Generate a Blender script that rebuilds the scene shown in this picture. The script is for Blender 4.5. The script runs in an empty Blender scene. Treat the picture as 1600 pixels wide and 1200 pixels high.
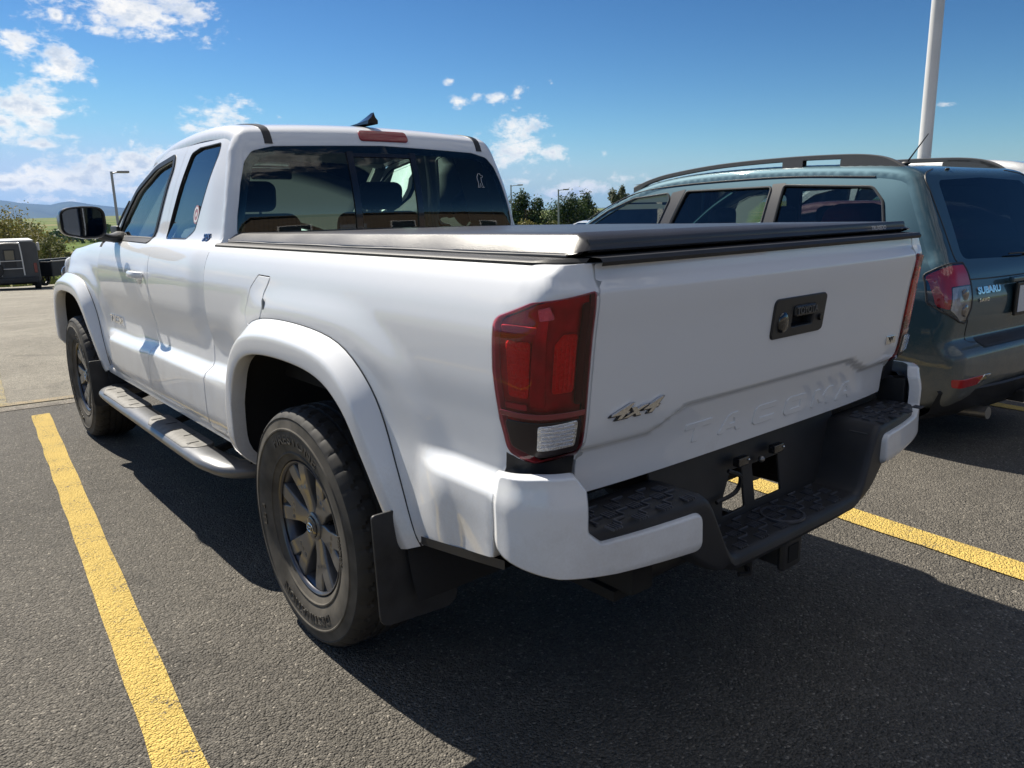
import bpy, bmesh, math, random
import numpy as np
from mathutils import Vector, Matrix
from mathutils.geometry import delaunay_2d_cdt
from math import sin, cos, pi, radians, sqrt, atan2, hypot

S = bpy.context.scene
COL = S.collection
rnd = random.Random(7)

# ------------------------------------------------------------------ camera
CAM = (-1.8294, -2.1873, 1.3522); YAW, PITCH, ROLL, FPX = 0.68638, 0.22135, -0.02335, 1205.5
F_ = Vector((sin(YAW)*cos(PITCH), cos(YAW)*cos(PITCH), -sin(PITCH)))
R_ = Vector((cos(YAW), -sin(YAW), 0)); U_ = R_.cross(F_)
R2 = cos(ROLL)*R_ + sin(ROLL)*U_; U2 = -sin(ROLL)*R_ + cos(ROLL)*U_
cam = bpy.data.cameras.new('camera'); camo = bpy.data.objects.new('camera', cam); COL.objects.link(camo)
cam.sensor_width = 36; cam.lens = FPX/1600*36; cam.clip_start = .05; cam.clip_end = 60000
M = Matrix(((R2.x, U2.x, -F_.x, CAM[0]), (R2.y, U2.y, -F_.y, CAM[1]), (R2.z, U2.z, -F_.z, CAM[2]), (0, 0, 0, 1)))
camo.matrix_world = M
S.camera = camo

def ray_dir(px, py):
    """Direction in the world seen at a pixel of the 1600 x 1200 photograph (used to place far things)."""
    return F_ + R2*((px-800)/FPX) - U2*((py-600)/FPX)

# ------------------------------------------------------------------ light
SUN_AZ = radians(-8); SUN_EL = radians(49)
S.render.engine = 'CYCLES'
S.cycles.use_denoising = True
S.cycles.max_bounces = 10; S.cycles.transparent_max_bounces = 24
S.cycles.volume_bounces = 0
S.view_settings.view_transform = 'Standard'; S.view_settings.look = 'None'
S.view_settings.exposure = EXPOSURE = 0.62; S.view_settings.gamma = 1
S.view_settings.use_curve_mapping = False
sun = bpy.data.lights.new('sun', 'SUN'); sun.energy = 5.0; sun.angle = radians(.55); sun.color = (1, .93, .81)
suno = bpy.data.objects.new('sun', sun); COL.objects.link(suno)
sd = Vector((sin(SUN_AZ)*cos(SUN_EL), cos(SUN_AZ)*cos(SUN_EL), sin(SUN_EL)))
suno.rotation_euler = sd.to_track_quat('Z', 'Y').to_euler()

# ------------------------------------------------------------------ world: Nishita sky and cumulus clouds
W_ = bpy.data.worlds.new('World'); S.world = W_; W_.use_nodes = True
nt = W_.node_tree; N = nt.nodes; L = nt.links
N.clear()
def nd(t, **k):
    n = N.new(t)
    for a, b in k.items(): setattr(n, a, b)
    return n
def mth(op, a, b=None, c=None, clamp=False):
    n = N.new('ShaderNodeMath'); n.operation = op; n.use_clamp = clamp
    for i, v in enumerate((a, b, c)):
        if v is None: continue
        if isinstance(v, (int, float)): n.inputs[i].default_value = v
        else: L.new(v, n.inputs[i])
    return n.outputs[0]
def vmt(op, a, b=None):
    n = N.new('ShaderNodeVectorMath'); n.operation = op
    for i, v in enumerate((a, b)):
        if v is None: continue
        if isinstance(v, (tuple, Vector)): n.inputs[i].default_value = v
        else: L.new(v, n.inputs[i])
    return n
out = nd('ShaderNodeOutputWorld'); bg = nd('ShaderNodeBackground')
sky = nd('ShaderNodeTexSky', sky_type='NISHITA', sun_disc=False, sun_elevation=SUN_EL, sun_rotation=SUN_AZ,
         altitude=1200, air_density=1.0, dust_density=.25, ozone_density=2.6)
tc = nd('ShaderNodeTexCoord'); D = tc.outputs['Generated']
# clouds: (px, py, angular radius x, radius z, strength) seen in the photograph -> directions
CL = [(30,160,.062,.036,1.0),(0,190,.05,.03,1.0),(55,192,.035,.018,.9),(215,22,.09,.030,1.15),(165,45,.035,.016,.9),(268,8,.055,.024,1.0),(205,50,.03,.014,.8),(27,70,.022,.017,.95),(100,106,.038,.026,1.05),(148,127,.012,.008,.7),(88,22,.013,.011,.8),
      (70,226,.04,.012,.8),(115,213,.03,.008,.65),(150,262,.055,.038,1.3),(200,262,.055,.034,1.3),(120,280,.06,.022,1.1),(60,288,.10,.013,1.0),(10,288,.06,.012,1.0),(190,298,.11,.018,.95),(90,312,.12,.010,.6),(180,280,.05,.02,1.0),(43,263,.012,.009,.6),(72,268,.018,.007,.5),
      (345,190,.045,.026,1.15),(300,200,.022,.012,.6),(740,216,.02,.012,.8),(812,232,.046,.040,1.1),(850,240,.034,.02,.9),(825,270,.065,.026,.75),(790,250,.03,.03,.8),
      (900,300,.12,.02,.55),(985,278,.04,.014,.6),(703,127,.011,.006,.75),(716,158,.020,.011,.8),(742,152,.014,.007,.6),(776,152,.018,.012,.8),(810,145,.016,.016,.5),(862,130,.009,.008,.55),
      (895,137,.016,.008,.35),(940,165,.014,.01,.35),(944,240,.010,.008,.4),(1480,162,.02,.006,.2),(436,182,.008,.006,.45),(193,212,.01,.006,.3)]
# unseen clouds: side glass mirrors some, high and rear ones are added fill light
CL2 = [(-100,6,.28,.06,1.0),(-75,9,.30,.10,1.0),(-55,5,.30,.05,1.0),(-125,12,.30,.08,.9),(-20,4,.25,.05,.9),(-40,14,.18,.07,.8),(-90,22,.2,.07,.7),(-150,5,.3,.04,.8),(178,72,.50,.40,1.0),(90,62,.40,.30,.9),(-160,36,.34,.10,1.05),(165,35,.34,.10,1.05),(-130,38,.32,.11,1.0),(135,36,.32,.10,1.0),(-95,58,.40,.28,.9),(140,60,.35,.25,.9),(140,4,.3,.03,.8),
       (100,5,.3,.04,.7),(-60,30,.22,.08,.6),(-110,38,.22,.08,.5),(178,50,.3,.16,1.0),(120,45,.3,.12,1.0),(-165,44,.35,.14,1.0),(155,42,.35,.13,1.0),(-140,48,.3,.14,.9),(175,3,.5,.03,.8)]
blobs = []
for px, py, rx, rz, st in CL:
    d = ray_dir(px, py).normalized(); blobs.append((d, rx, rz, st))
for az, el, rx, rz, st in CL2:
    a, e = radians(az), radians(el); blobs.append((Vector((sin(a)*cos(e), cos(a)*cos(e), sin(e))), rx, rz, st))
def noise(vec, scale, detail, rough, w=0.0):
    n = nd('ShaderNodeTexNoise', noise_dimensions='3D'); n.inputs['Scale'].default_value = scale
    n.inputs['Detail'].default_value = detail; n.inputs['Roughness'].default_value = rough; n.inputs['Distortion'].default_value = w
    L.new(vec, n.inputs['Vector']); return n.outputs['Fac']
def density(Dv):
    cur = None
    for d, rx, rz, st in blobs:
        k = rx/rz
        sub = vmt('SUBTRACT', Dv, d); mul = vmt('MULTIPLY', sub.outputs[0], (1.0/rx, 1.0/rx, 1.0/rz))
        ln = vmt('LENGTH', mul.outputs[0]).outputs['Value']
        m = mth('MULTIPLY_ADD', ln, -.62, .52+.42*st)
        cur = m if cur is None else mth('MAXIMUM', cur, m)
    st_ = vmt('MULTIPLY', Dv, (1, 1, 1.7)).outputs[0]
    n1 = noise(st_, 19, 12, .62, .3); n2 = noise(st_, 70, 8, .65, .3)
    nn = mth('MULTIPLY_ADD', n2, .50, mth('MULTIPLY', n1, 1.0))
    return mth('ADD', cur, mth('MULTIPLY_ADD', nn, 1.9, -1.50))
dens = density(D)
alpha = nd('ShaderNodeMapRange', interpolation_type='SMOOTHSTEP'); L.new(dens, alpha.inputs['Value'])
alpha.inputs['From Min'].default_value = .33; alpha.inputs['From Max'].default_value = .86
# thick cores are greyer underneath, the rims bright
st2 = vmt('MULTIPLY', vmt('ADD', D, (0, 0, .012)).outputs[0], (1, 1, 1.7)).outputs[0]
nb = noise(st2, 22, 8, .6, .2)
core = nd('ShaderNodeMapRange', interpolation_type='SMOOTHSTEP'); L.new(mth('ADD', dens, mth('MULTIPLY_ADD', nb, 1.4, -.7)), core.inputs['Value'])
core.inputs['From Min'].default_value = .60; core.inputs['From Max'].default_value = 1.12
cc = nd('ShaderNodeMix', data_type='RGBA'); L.new(core.outputs[0], cc.inputs[0])
cc.inputs[6].default_value = (.74, .71, .66, 1); cc.inputs[7].default_value = (.40, .45, .52, 1)
skys = vmt('SCALE', sky.outputs[0]); skys.inputs['Scale'].default_value = .064
sepk = nd('ShaderNodeSeparateColor'); L.new(vmt('MULTIPLY', skys.outputs[0], (.86, 1.02, 1.10)).outputs[0], sepk.inputs[0])
comb = nd('ShaderNodeCombineColor'); KE = 1.464
for ch, (pw, k) in enumerate(((1.9, 1.85), (1.7, 1.28), (1.6, 1.03))):
    v = mth('SMOOTH_MIN', mth('MULTIPLY', sepk.outputs[ch], KE), (.50, .67, .89)[ch], .16)
    L.new(mth('MULTIPLY', mth('POWER', v, pw), k/KE), comb.inputs[ch])
tint = comb
mx = nd('ShaderNodeMix', data_type='RGBA'); L.new(mth('MULTIPLY', alpha.outputs[0], .93), mx.inputs[0])
L.new(tint.outputs[0], mx.inputs[6]); L.new(cc.outputs[2], mx.inputs[7])
L.new(mx.outputs[2], bg.inputs[0]); bg.inputs[1].default_value = 1.0
L.new(bg.outputs[0], out.inputs[0])
W_.cycles.sampling_method = 'MANUAL'; W_.cycles.sample_map_resolution = 512

# ------------------------------------------------------------------ materials
MATS = {}
def mat(name, col, rough=.5, metal=0., coat=0., spec=.5, coat_rough=.03, bump=None, vary=None, trans=None, emit=None, sheen=0., obj=False):
    """bump=(scale, strength, distance[,detail]); vary=(scale, amount) multiplies the colour by noise."""
    if name in MATS: return MATS[name]
    m = bpy.data.materials.new(name); m.use_nodes = True; t = m.node_tree; p = t.nodes['Principled BSDF']
    p.inputs['Base Color'].default_value = (*col, 1); p.inputs['Roughness'].default_value = rough; p.inputs['Metallic'].default_value = metal
    p.inputs['Coat Weight'].default_value = coat; p.inputs['Coat Roughness'].default_value = coat_rough
    p.inputs['Specular IOR Level'].default_value = spec; p.inputs['Sheen Weight'].default_value = sheen
    geo = t.nodes.new('ShaderNodeTexCoord'); vec = geo.outputs['Object']
    if bump:
        n = t.nodes.new('ShaderNodeTexNoise'); n.inputs['Scale'].default_value = bump[0]; n.inputs['Detail'].default_value = bump[3] if len(bump) > 3 else 4
        t.links.new(vec, n.inputs['Vector']); b = t.nodes.new('ShaderNodeBump'); b.inputs['Strength'].default_value = bump[1]; b.inputs['Distance'].default_value = bump[2]
        t.links.new(n.outputs['Fac'], b.inputs['Height']); t.links.new(b.outputs[0], p.inputs['Normal'])
    if vary:
        n = t.nodes.new('ShaderNodeTexNoise'); n.inputs['Scale'].default_value = vary[0]; n.inputs['Detail'].default_value = 5
        t.links.new(vec, n.inputs['Vector']); mr = t.nodes.new('ShaderNodeMapRange'); t.links.new(n.outputs['Fac'], mr.inputs[0])
        mr.inputs[1].default_value = .3; mr.inputs[2].default_value = .7; mr.inputs[3].default_value = 1-vary[1]; mr.inputs[4].default_value = 1+vary[1]
        v = t.nodes.new('ShaderNodeVectorMath'); v.operation = 'SCALE'; v.inputs[0].default_value = col
        t.links.new(mr.outputs[0], v.inputs['Scale']); t.links.new(v.outputs[0], p.inputs['Base Color'])
    if emit:
        p.inputs['Emission Color'].default_value = (*emit[:3], 1); p.inputs['Emission Strength'].default_value = emit[3]
    MATS[name] = m; return m
def glass(name, tint, gloss=.06, rough=0.0, ior=1.45):
    """Thin tinted sheet: tinted see-through plus a Fresnel mirror."""
    if name in MATS: return MATS[name]
    m = bpy.data.materials.new(name); m.use_nodes = True; t = m.node_tree; t.nodes.clear()
    o = t.nodes.new('ShaderNodeOutputMaterial'); a = t.nodes.new('ShaderNodeBsdfTransparent'); a.inputs[0].default_value = (*tint, 1)
    g = t.nodes.new('ShaderNodeBsdfGlossy'); g.inputs['Roughness'].default_value = rough; g.inputs[0].default_value = (1, 1, 1, 1)
    fr = t.nodes.new('ShaderNodeFresnel'); fr.inputs['IOR'].default_value = ior
    ad = t.nodes.new('ShaderNodeMath'); ad.operation = 'ADD'; ad.use_clamp = True; ad.inputs[1].default_value = gloss
    t.links.new(fr.outputs[0], ad.inputs[0])
    mx = t.nodes.new('ShaderNodeMixShader'); t.links.new(ad.outputs[0], mx.inputs[0]); t.links.new(a.outputs[0], mx.inputs[1]); t.links.new(g.outputs[0], mx.inputs[2])
    t.links.new(mx.outputs[0], o.inputs[0]); MATS[name] = m; return m

def paint(name, col, rough=.32, metal=0., dirt=True, dirtcol=(.36, .31, .25), flake=0.):
    """Car paint: base, clear coat, road dust low on the body in an uneven band."""
    if name in MATS: return MATS[name]
    m = mat(name, col, rough=.55, metal=metal, coat=1.0, coat_rough=.02, spec=.25)
    t = m.node_tree; p = t.nodes['Principled BSDF']
    tcn = t.nodes.new('ShaderNodeTexCoord'); sp = t.nodes.new('ShaderNodeSeparateXYZ'); t.links.new(tcn.outputs['Object'], sp.inputs[0])
    n = t.nodes.new('ShaderNodeTexNoise'); n.inputs['Scale'].default_value = 7; n.inputs['Detail'].default_value = 8; n.inputs['Roughness'].default_value = .7
    t.links.new(tcn.outputs['Object'], n.inputs['Vector'])
    n2 = t.nodes.new('ShaderNodeTexNoise'); n2.inputs['Scale'].default_value = 160; n2.inputs['Detail'].default_value = 3
    t.links.new(tcn.outputs['Object'], n2.inputs['Vector'])
    mr = t.nodes.new('ShaderNodeMapRange'); t.links.new(sp.outputs[2], mr.inputs[0])
    mr.inputs[1].default_value = .86; mr.inputs[2].default_value = .46; mr.inputs[3].default_value = -.42; mr.inputs[4].default_value = .40
    a = t.nodes.new('ShaderNodeMath'); a.operation = 'MULTIPLY_ADD'; t.links.new(n.outputs['Fac'], a.inputs[0]); a.inputs[1].default_value = .9; a.inputs[2].default_value = -.42
    a2 = t.nodes.new('ShaderNodeMath'); a2.operation = 'MULTIPLY_ADD'; t.links.new(n2.outputs['Fac'], a2.inputs[0]); a2.inputs[1].default_value = .3; t.links.new(a.outputs[0], a2.inputs[2])
    b = t.nodes.new('ShaderNodeMath'); b.operation = 'ADD'; b.use_clamp = True; t.links.new(a2.outputs[0], b.inputs[0]); t.links.new(mr.outputs[0], b.inputs[1])
    c = t.nodes.new('ShaderNodeMath'); c.operation = 'MULTIPLY'; c.inputs[1].default_value = .72; t.links.new(b.outputs[0], c.inputs[0])
    mx = t.nodes.new('ShaderNodeMix'); mx.data_type = 'RGBA'; t.links.new(c.outputs[0], mx.inputs[0]); mx.inputs[6].default_value = (*col, 1); mx.inputs[7].default_value = (*dirtcol, 1)
    if dirt: t.links.new(mx.outputs[2], p.inputs['Base Color'])
    r = t.nodes.new('ShaderNodeMapRange'); t.links.new(c.outputs[0], r.inputs[0]); r.inputs[3].default_value = 1.0; r.inputs[4].default_value = .15
    t.links.new(r.outputs[0], p.inputs['Coat Weight'])
    # orange peel, barely visible
    bn = t.nodes.new('ShaderNodeTexNoise'); bn.inputs['Scale'].default_value = 5; bn.inputs['Detail'].default_value = 2
    t.links.new(tcn.outputs['Object'], bn.inputs['Vector'])
    bp = t.nodes.new('ShaderNodeBump'); bp.inputs['Strength'].default_value = .12; bp.inputs['Distance'].default_value = .0006
    t.links.new(bn.outputs['Fac'], bp.inputs['Height']); t.links.new(bp.outputs[0], p.inputs['Coat Normal'])
    return m

WHITE = paint('white_paint', (.80, .82, .85))
BLACKP = mat('black_plastic', (.018, .019, .022), rough=.48, bump=(260, .25, .001), vary=(9, .2))
BLACKG = mat('gloss_black', (.012, .012, .014), rough=.15, coat=.6)
RUBBER = mat('rubber', (.022, .022, .023), rough=.7)
DARK = mat('underbody', (.014, .013, .012), rough=.85, vary=(8, .4))
VINYL = mat('vinyl_cover', (.042, .042, .046), rough=.36, bump=(420, .35, .0012), vary=(5, .12), spec=.6)
CHROME = mat('chrome', (.72, .73, .75), rough=.10, metal=1.)
STEEL = mat('dull_steel', (.30, .29, .28), rough=.45, metal=1.)
GUN = mat('gunmetal_alloy', (.10, .10, .108), rough=.34, metal=.75, coat=.4)
BOARD = mat('step_metal', (.19, .195, .205), rough=.33, metal=.45, bump=(60, .06, .002), vary=(10, .12))
PADM = mat('step_pad_rubber', (.15, .146, .138), rough=.6, vary=(25, .25))
LINER = mat('arch_liner', (.016, .016, .017), rough=.85, bump=(40, .4, .004))
SEAT = mat('seat_fabric', (.028, .029, .032), rough=.85)
GL_REAR = glass('privacy_glass', (.56, .70, .64), .02)
GL_SIDE = glass('side_glass', (.76, .87, .84), .03)
GL_PRIV = glass('side_privacy_glass', (.12, .14, .15), .06)
GL_WIND = glass('windshield_glass', (.74, .90, .84), .0)
LENS_R = glass('red_lens', (1.0, .38, .44), .01)
LENS_C = glass('clear_lens', (.85, .87, .88), .04)
RED = mat('red_reflector', (1.0, .075, .055), rough=.35, bump=(130, 1.0, .012))
REDDK = mat('smoked_red', (.40, .010, .034), rough=.25, vary=(30, .25))
SMOKE = mat('smoked_housing', (.022, .014, .016), rough=.35)
SILV = mat('faceted_reflector', (.78, .80, .84), rough=.18, metal=.9, bump=(240, .8, .004))

# ------------------------------------------------------------------ mesh helpers
def finish(name, V, Fc, m, parent=None, smooth=True, wn=True, ang=38):
    me = bpy.data.meshes.new(name)
    me.from_pydata([tuple(v) for v in V], [], Fc); me.update()
    if smooth:
        me.polygons.foreach_set('use_smooth', [True]*len(me.polygons))
        try: me.set_sharp_from_angle(angle=radians(ang))
        except Exception: pass
    if isinstance(m, (list, tuple)):
        for q in m: me.materials.append(q)
    else: me.materials.append(m)
    o = bpy.data.objects.new(name, me); COL.objects.link(o)
    if parent is not None: o.parent = parent
    if wn:
        w = o.modifiers.new('wn', 'WEIGHTED_NORMAL'); w.keep_sharp = True
    return o

class MB:
    def __init__(s): s.V = []; s.F = []
    def add(s, V, Fc):
        n = len(s.V); s.V += [Vector(v) for v in V]; s.F += [tuple(i+n for i in f) for f in Fc]; return s
    def box(s, c, size, bevel=0., rot=None, seg=2):
        bm = bmesh.new(); bmesh.ops.create_cube(bm, size=1)
        for v in bm.verts: v.co = Vector((v.co.x*size[0], v.co.y*size[1], v.co.z*size[2]))
        if bevel: bmesh.ops.bevel(bm, geom=bm.edges[:], offset=min(bevel, min(size)*.45), segments=seg, profile=.5, affect='EDGES')
        Mx = Matrix.Translation(Vector(c)) @ (rot.to_4x4() if rot is not None else Matrix())
        bm.verts.index_update()
        s.add([Mx @ v.co for v in bm.verts], [[v.index for v in f.verts] for f in bm.faces]); bm.free(); return s
    def grid(s, rows, closed_u=False, closed_v=False, flip=False):
        """rows: list of rings of equal length."""
        n = len(rows[0]); m = len(rows); V = [p for r in rows for p in r]; Fc = []
        for i in range(m if closed_v else m-1):
            for j in range(n if closed_u else n-1):
                a = i*n+j; b = i*n+(j+1) % n; c = ((i+1) % m)*n+(j+1) % n; d = ((i+1) % m)*n+j
                Fc.append((a, d, c, b) if flip else (a, b, c, d))
        return s.add(V, Fc)
    def tube(s, pts, r, n=10, cap=True, closed=False, flat=None):
        pts = [Vector(p) for p in pts]; m = len(pts); rows = []
        up0 = None
        for i, p in enumerate(pts):
            if closed: t = pts[(i+1) % m]-pts[i-1]
            else: t = pts[min(i+1, m-1)]-pts[max(i-1, 0)]
            t.normalize()
            if up0 is None:
                up0 = Vector((0, 0, 1)) if abs(t.z) < .9 else Vector((1, 0, 0))
            a = (up0-t*up0.dot(t)).normalized(); up0 = a; b = t.cross(a)
            rr = r[i] if isinstance(r, (list, tuple)) else r
            fa, fb = (flat if flat else (1, 1))
            rows.append([p+a*cos(2*pi*k/n)*rr*fa+b*sin(2*pi*k/n)*rr*fb for k in range(n)])
        s.grid(rows, closed_u=True, closed_v=closed)
        if cap and not closed:
            k = len(s.V)-m*n; s.F.append(tuple(k+j for j in range(n))[::-1]); s.F.append(tuple(k+(m-1)*n+j for j in range(n)))
        return s
    def lathe(s, prof, c=(0, 0, 0), axis='x', n=48, cap=False):
        """prof: (radius, along) pairs."""
        c = Vector(c); rows = []
        for r, h in prof:
            row = []
            for k in range(n):
                a = 2*pi*k/n
                q = {'x': (h, r*cos(a), r*sin(a)), 'y': (r*cos(a), h, r*sin(a)), 'z': (r*cos(a), r*sin(a), h)}[axis]
                row.append(c+Vector(q))
            rows.append(row)
        s.grid(rows, closed_u=True)
        if cap:
            k = len(s.V)-len(rows)*n; s.F.append(tuple(k+j for j in range(n))[::-1]); s.F.append(tuple(k+(len(rows)-1)*n+j for j in range(n)))
        return s
    def ellipsoid(s, c, r, n=16, m=10, e=1.0, rot=None):
        c = Vector(c); sg = lambda v, q: math.copysign(abs(v)**q, v); rows = []
        for i in range(m+1):
            t = -pi/2+pi*i/m; row = []
            for k in range(n):
                a = 2*pi*k/n
                q = Vector((r[0]*sg(cos(t), e)*sg(cos(a), e), r[1]*sg(cos(t), e)*sg(sin(a), e), r[2]*sg(sin(t), e)))
                row.append(c+(rot @ q if rot is not None else q))
            rows.append(row)
        return s.grid(rows, closed_u=True)
    def build(s, name, m, parent=None, **k): return finish(name, s.V, s.F, m, parent, **k)

def fillet(P, r=.02, n=5):
    """2D closed polygon; entries (x, y) or (x, y, radius) -> rounded corners."""
    out = []; m = len(P)
    for i in range(m):
        p = Vector(P[i][:2]); a = Vector(P[i-1][:2]); b = Vector(P[(i+1) % m][:2]); rr = P[i][2] if len(P[i]) > 2 else r
        da = (a-p); db = (b-p); la, lb = da.length, db.length
        if rr <= 1e-5 or la < 1e-6 or lb < 1e-6: out.append((p.x, p.y)); continue
        da.normalize(); db.normalize(); ang = da.angle(db, pi)
        if ang > radians(176): out.append((p.x, p.y)); continue
        t = min(rr/math.tan(ang/2), la*.49, lb*.49)
        p0 = p+da*t; p1 = p+db*t
        for k in range(n+1):
            q = k/n; v = p0*(1-q)**2+p*2*q*(1-q)+p1*q*q; out.append((v.x, v.y))
    return out
def spline(P, k=6, closed=False):
    """Catmull-Rom through points of any dimension."""
    P = [np.array(p, float) for p in P]; n = len(P); out = []
    for i in range(n if closed else n-1):
        p1 = P[i]; p2 = P[(i+1) % n]; p0 = P[i-1] if (closed or i > 0) else 2*p1-p2; p3 = P[(i+2) % n] if (closed or i < n-2) else 2*p2-p1
        for j in range(k):
            t = j/k
            out.append(.5*((2*p1)+(-p0+p2)*t+(2*p0-5*p1+4*p2-p3)*t*t+(-p0+3*p1-3*p2+p3)*t**3))
    if not closed: out.append(P[-1])
    return [tuple(p) for p in out]
def area2(P): return sum(P[i-1][0]*P[i][1]-P[i][0]*P[i-1][1] for i in range(len(P)))/2
def resample(P, step):
    out = []
    for i in range(len(P)):
        a = P[i]; b = P[(i+1) % len(P)]; d = hypot(b[0]-a[0], b[1]-a[1])
        if d < 1e-6: continue
        k = max(1, int(round(d/step)))
        for j in range(k): out.append((a[0]+(b[0]-a[0])*j/k, a[1]+(b[1]-a[1])*j/k))
    return out
def inside(pts, poly):
    pts = np.asarray(pts, float); poly = np.asarray(poly, float); x, y = pts[:, 0], pts[:, 1]; c = np.zeros(len(pts), bool)
    x1, y1 = poly[:, 0], poly[:, 1]; x2, y2 = np.roll(x1, -1), np.roll(y1, -1)
    for a, b, cc_, d in zip(x1, y1, x2, y2):
        if b == d: continue
        h = ((b > y) != (d > y)) & (x < (cc_-a)*(y-b)/(d-b)+a); c ^= h
    return c
def panel(name, outer, func, m, parent=None, holes=(), step=.025, depth=.018, rnd_=.003, hint=None, sign=1, flange=True, offset=0., hole_depth=None, build=True):
    """A sheet cut to a 2D outline (u, v) with holes, laid on the surface func(u, v), with rounded folded edges.
    hint: inward direction (Vector) or None -> numeric normal * sign points outward."""
    outer = resample(outer, step); holes = [resample(h, step) for h in holes]
    if area2(outer) < 0: outer = outer[::-1]
    holes = [h if area2(h) < 0 else h[::-1] for h in holes]
    def nrm(u, v):
        e = 1e-3; a = func(u+e, v)-func(u-e, v); b = func(u, v+e)-func(u, v-e); n = a.cross(b)
        if n.length < 1e-12: return Vector((0, 0, 1))
        n.normalize()
        if hint is not None: return n if n.dot(hint) < 0 else -n
        return n*sign
    rings = [outer]+list(holes); ring_pts = np.array([p for r in rings for p in r])
    us = np.array(outer)[:, 0]; vs = np.array(outer)[:, 1]
    gx = np.arange(us.min()+step/2, us.max(), step); gy = np.arange(vs.min()+step/2, vs.max(), step*.9)
    G = np.array([(x+(step/2 if j % 2 else 0), y) for j, y in enumerate(gy) for x in gx])
    if len(G):
        G = G[inside(G, outer)]
        for h in holes:
            if len(G): G = G[~inside(G, h)]
    if len(G):
        keep = np.ones(len(G), bool)
        for i0 in range(0, len(G), 2000):
            d = np.min(((G[i0:i0+2000, None, :]-ring_pts[None])**2).sum(-1), axis=1); keep[i0:i0+2000] = d > (step*.55)**2
        G = G[keep]
    pts = [Vector(p) for p in ring_pts]+[Vector(p) for p in G]
    edges = []; k = 0
    for r in rings:
        n = len(r); edges += [(k+i, k+(i+1) % n) for i in range(n)]; k += n
    res = delaunay_2d_cdt(pts, edges, [], 0, 1e-7)
    v2 = res[0]; tris = res[2]; cen = np.array([[(v2[a].x+v2[b].x+v2[c].x)/3, (v2[a].y+v2[b].y+v2[c].y)/3] for a, b, c in tris])
    ok = inside(cen, outer)
    for h in holes: ok &= ~inside(cen, h)
    mb = MB()
    P3 = []
    for v in v2:
        p = func(v.x, v.y)
        if offset: p = p+nrm(v.x, v.y)*offset
        P3.append(p)
    T = []
    for t, g in zip(tris, ok):
        if not g: continue
        a, b, c = t; n = (P3[b]-P3[a]).cross(P3[c]-P3[a]); mid = (v2[a]+v2[b]+v2[c])/3
        T.append((a, b, c) if n.dot(nrm(mid.x, mid.y)) > 0 else (a, c, b))
    mb.add(P3, T)
    NR = [nrm(v.x, v.y) for v in v2]
    if flange:
        for r in rings:
            n = len(r); A = []; B = []; C = []; NA = []; NB = []; NC = []
            for i in range(n):
                p = r[i]; t = Vector((r[(i+1) % n][0]-r[i-1][0], r[(i+1) % n][1]-r[i-1][1]))
                if t.length < 1e-9: t = Vector((1, 0))
                t.normalize(); o2 = Vector((t.y, -t.x))     # away from the sheet
                nn = nrm(*p); base = func(*p)+nn*offset
                e = .002; du = (func(p[0]+o2.x*e, p[1]+o2.y*e)-func(*p))/e
                inw = hint.normalized() if hint is not None else -nn
                A.append(base); B.append(base+du*rnd_*.8+inw*rnd_*1.0); C.append(base+du*rnd_*.8+inw*depth)
                dn = du.normalized() if du.length > 1e-9 else nn
                NA.append(nn); NB.append((dn+nn*.25).normalized()); NC.append(dn)
            k0 = len(mb.V); mb.V += A+B+C; NR += NA+NB+NC
            for i in range(n):
                j = (i+1) % n
                for q0, q1 in ((0, n), (n, 2*n)):
                    mb.F.append((k0+q0+i, k0+q1+i, k0+q1+j, k0+q0+j))
            # orient: outward of the first quad must point away from the sheet
            a, b, c, d = mb.F[-1]; nn = (mb.V[b]-mb.V[a]).cross(mb.V[c]-mb.V[a]); i = n-1
            t = Vector((r[0][0]-r[i-1][0], r[0][1]-r[i-1][1])).normalized() if True else None
            o2 = Vector((t.y, -t.x)); e = .002; du = (func(r[i][0]+o2.x*e, r[i][1]+o2.y*e)-func(*r[i]))
            if nn.dot(du) < 0:
                for q in range(len(mb.F)-2*n, len(mb.F)): mb.F[q] = mb.F[q][::-1]
    o = finish(name, mb.V, mb.F, m, parent, wn=False, ang=180)
    o.data.normals_split_custom_set_from_vertices([tuple(q) for q in NR])
    return o
def weld(o, d=1e-5):
    bm = bmesh.new(); bm.from_mesh(o.data); bmesh.ops.remove_doubles(bm, verts=bm.verts, dist=d); bm.to_mesh(o.data); bm.free()
    o.data.polygons.foreach_set('use_smooth', [True]*len(o.data.polygons))
    try: o.data.set_sharp_from_angle(angle=radians(50))
    except Exception: pass
    return o
def tube_obj(name, pts, r, m, parent, **k): return MB().tube(pts, r, **k).build(name, m, parent)

def text_mb(txt, size, fn, extrude=.002, spacing=1.0, align='CENTER', bold=0., shear=0., xs=1.0):
    """Lettering: a font outline turned into a mesh, its points laid through fn(x, y, z)."""
    cu = bpy.data.curves.new('t', 'FONT'); cu.body = txt; cu.size = size; cu.extrude = extrude; cu.space_character = spacing
    cu.align_x = align; cu.align_y = 'CENTER'; cu.offset = bold; cu.shear = shear; cu.resolution_u = 3
    o = bpy.data.objects.new('t', cu); COL.objects.link(o); dg = bpy.context.evaluated_depsgraph_get(); dg.update()
    me = bpy.data.meshes.new_from_object(o.evaluated_get(dg)); COL.objects.unlink(o); bpy.data.objects.remove(o)
    V = [fn(v.co.x*xs, v.co.y, v.co.z) for v in me.vertices]; Fc = [tuple(p.vertices) for p in me.polygons]
    bpy.data.meshes.remove(me); bpy.data.curves.remove(cu)
    mb = MB(); mb.add(V, Fc); return mb
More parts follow.
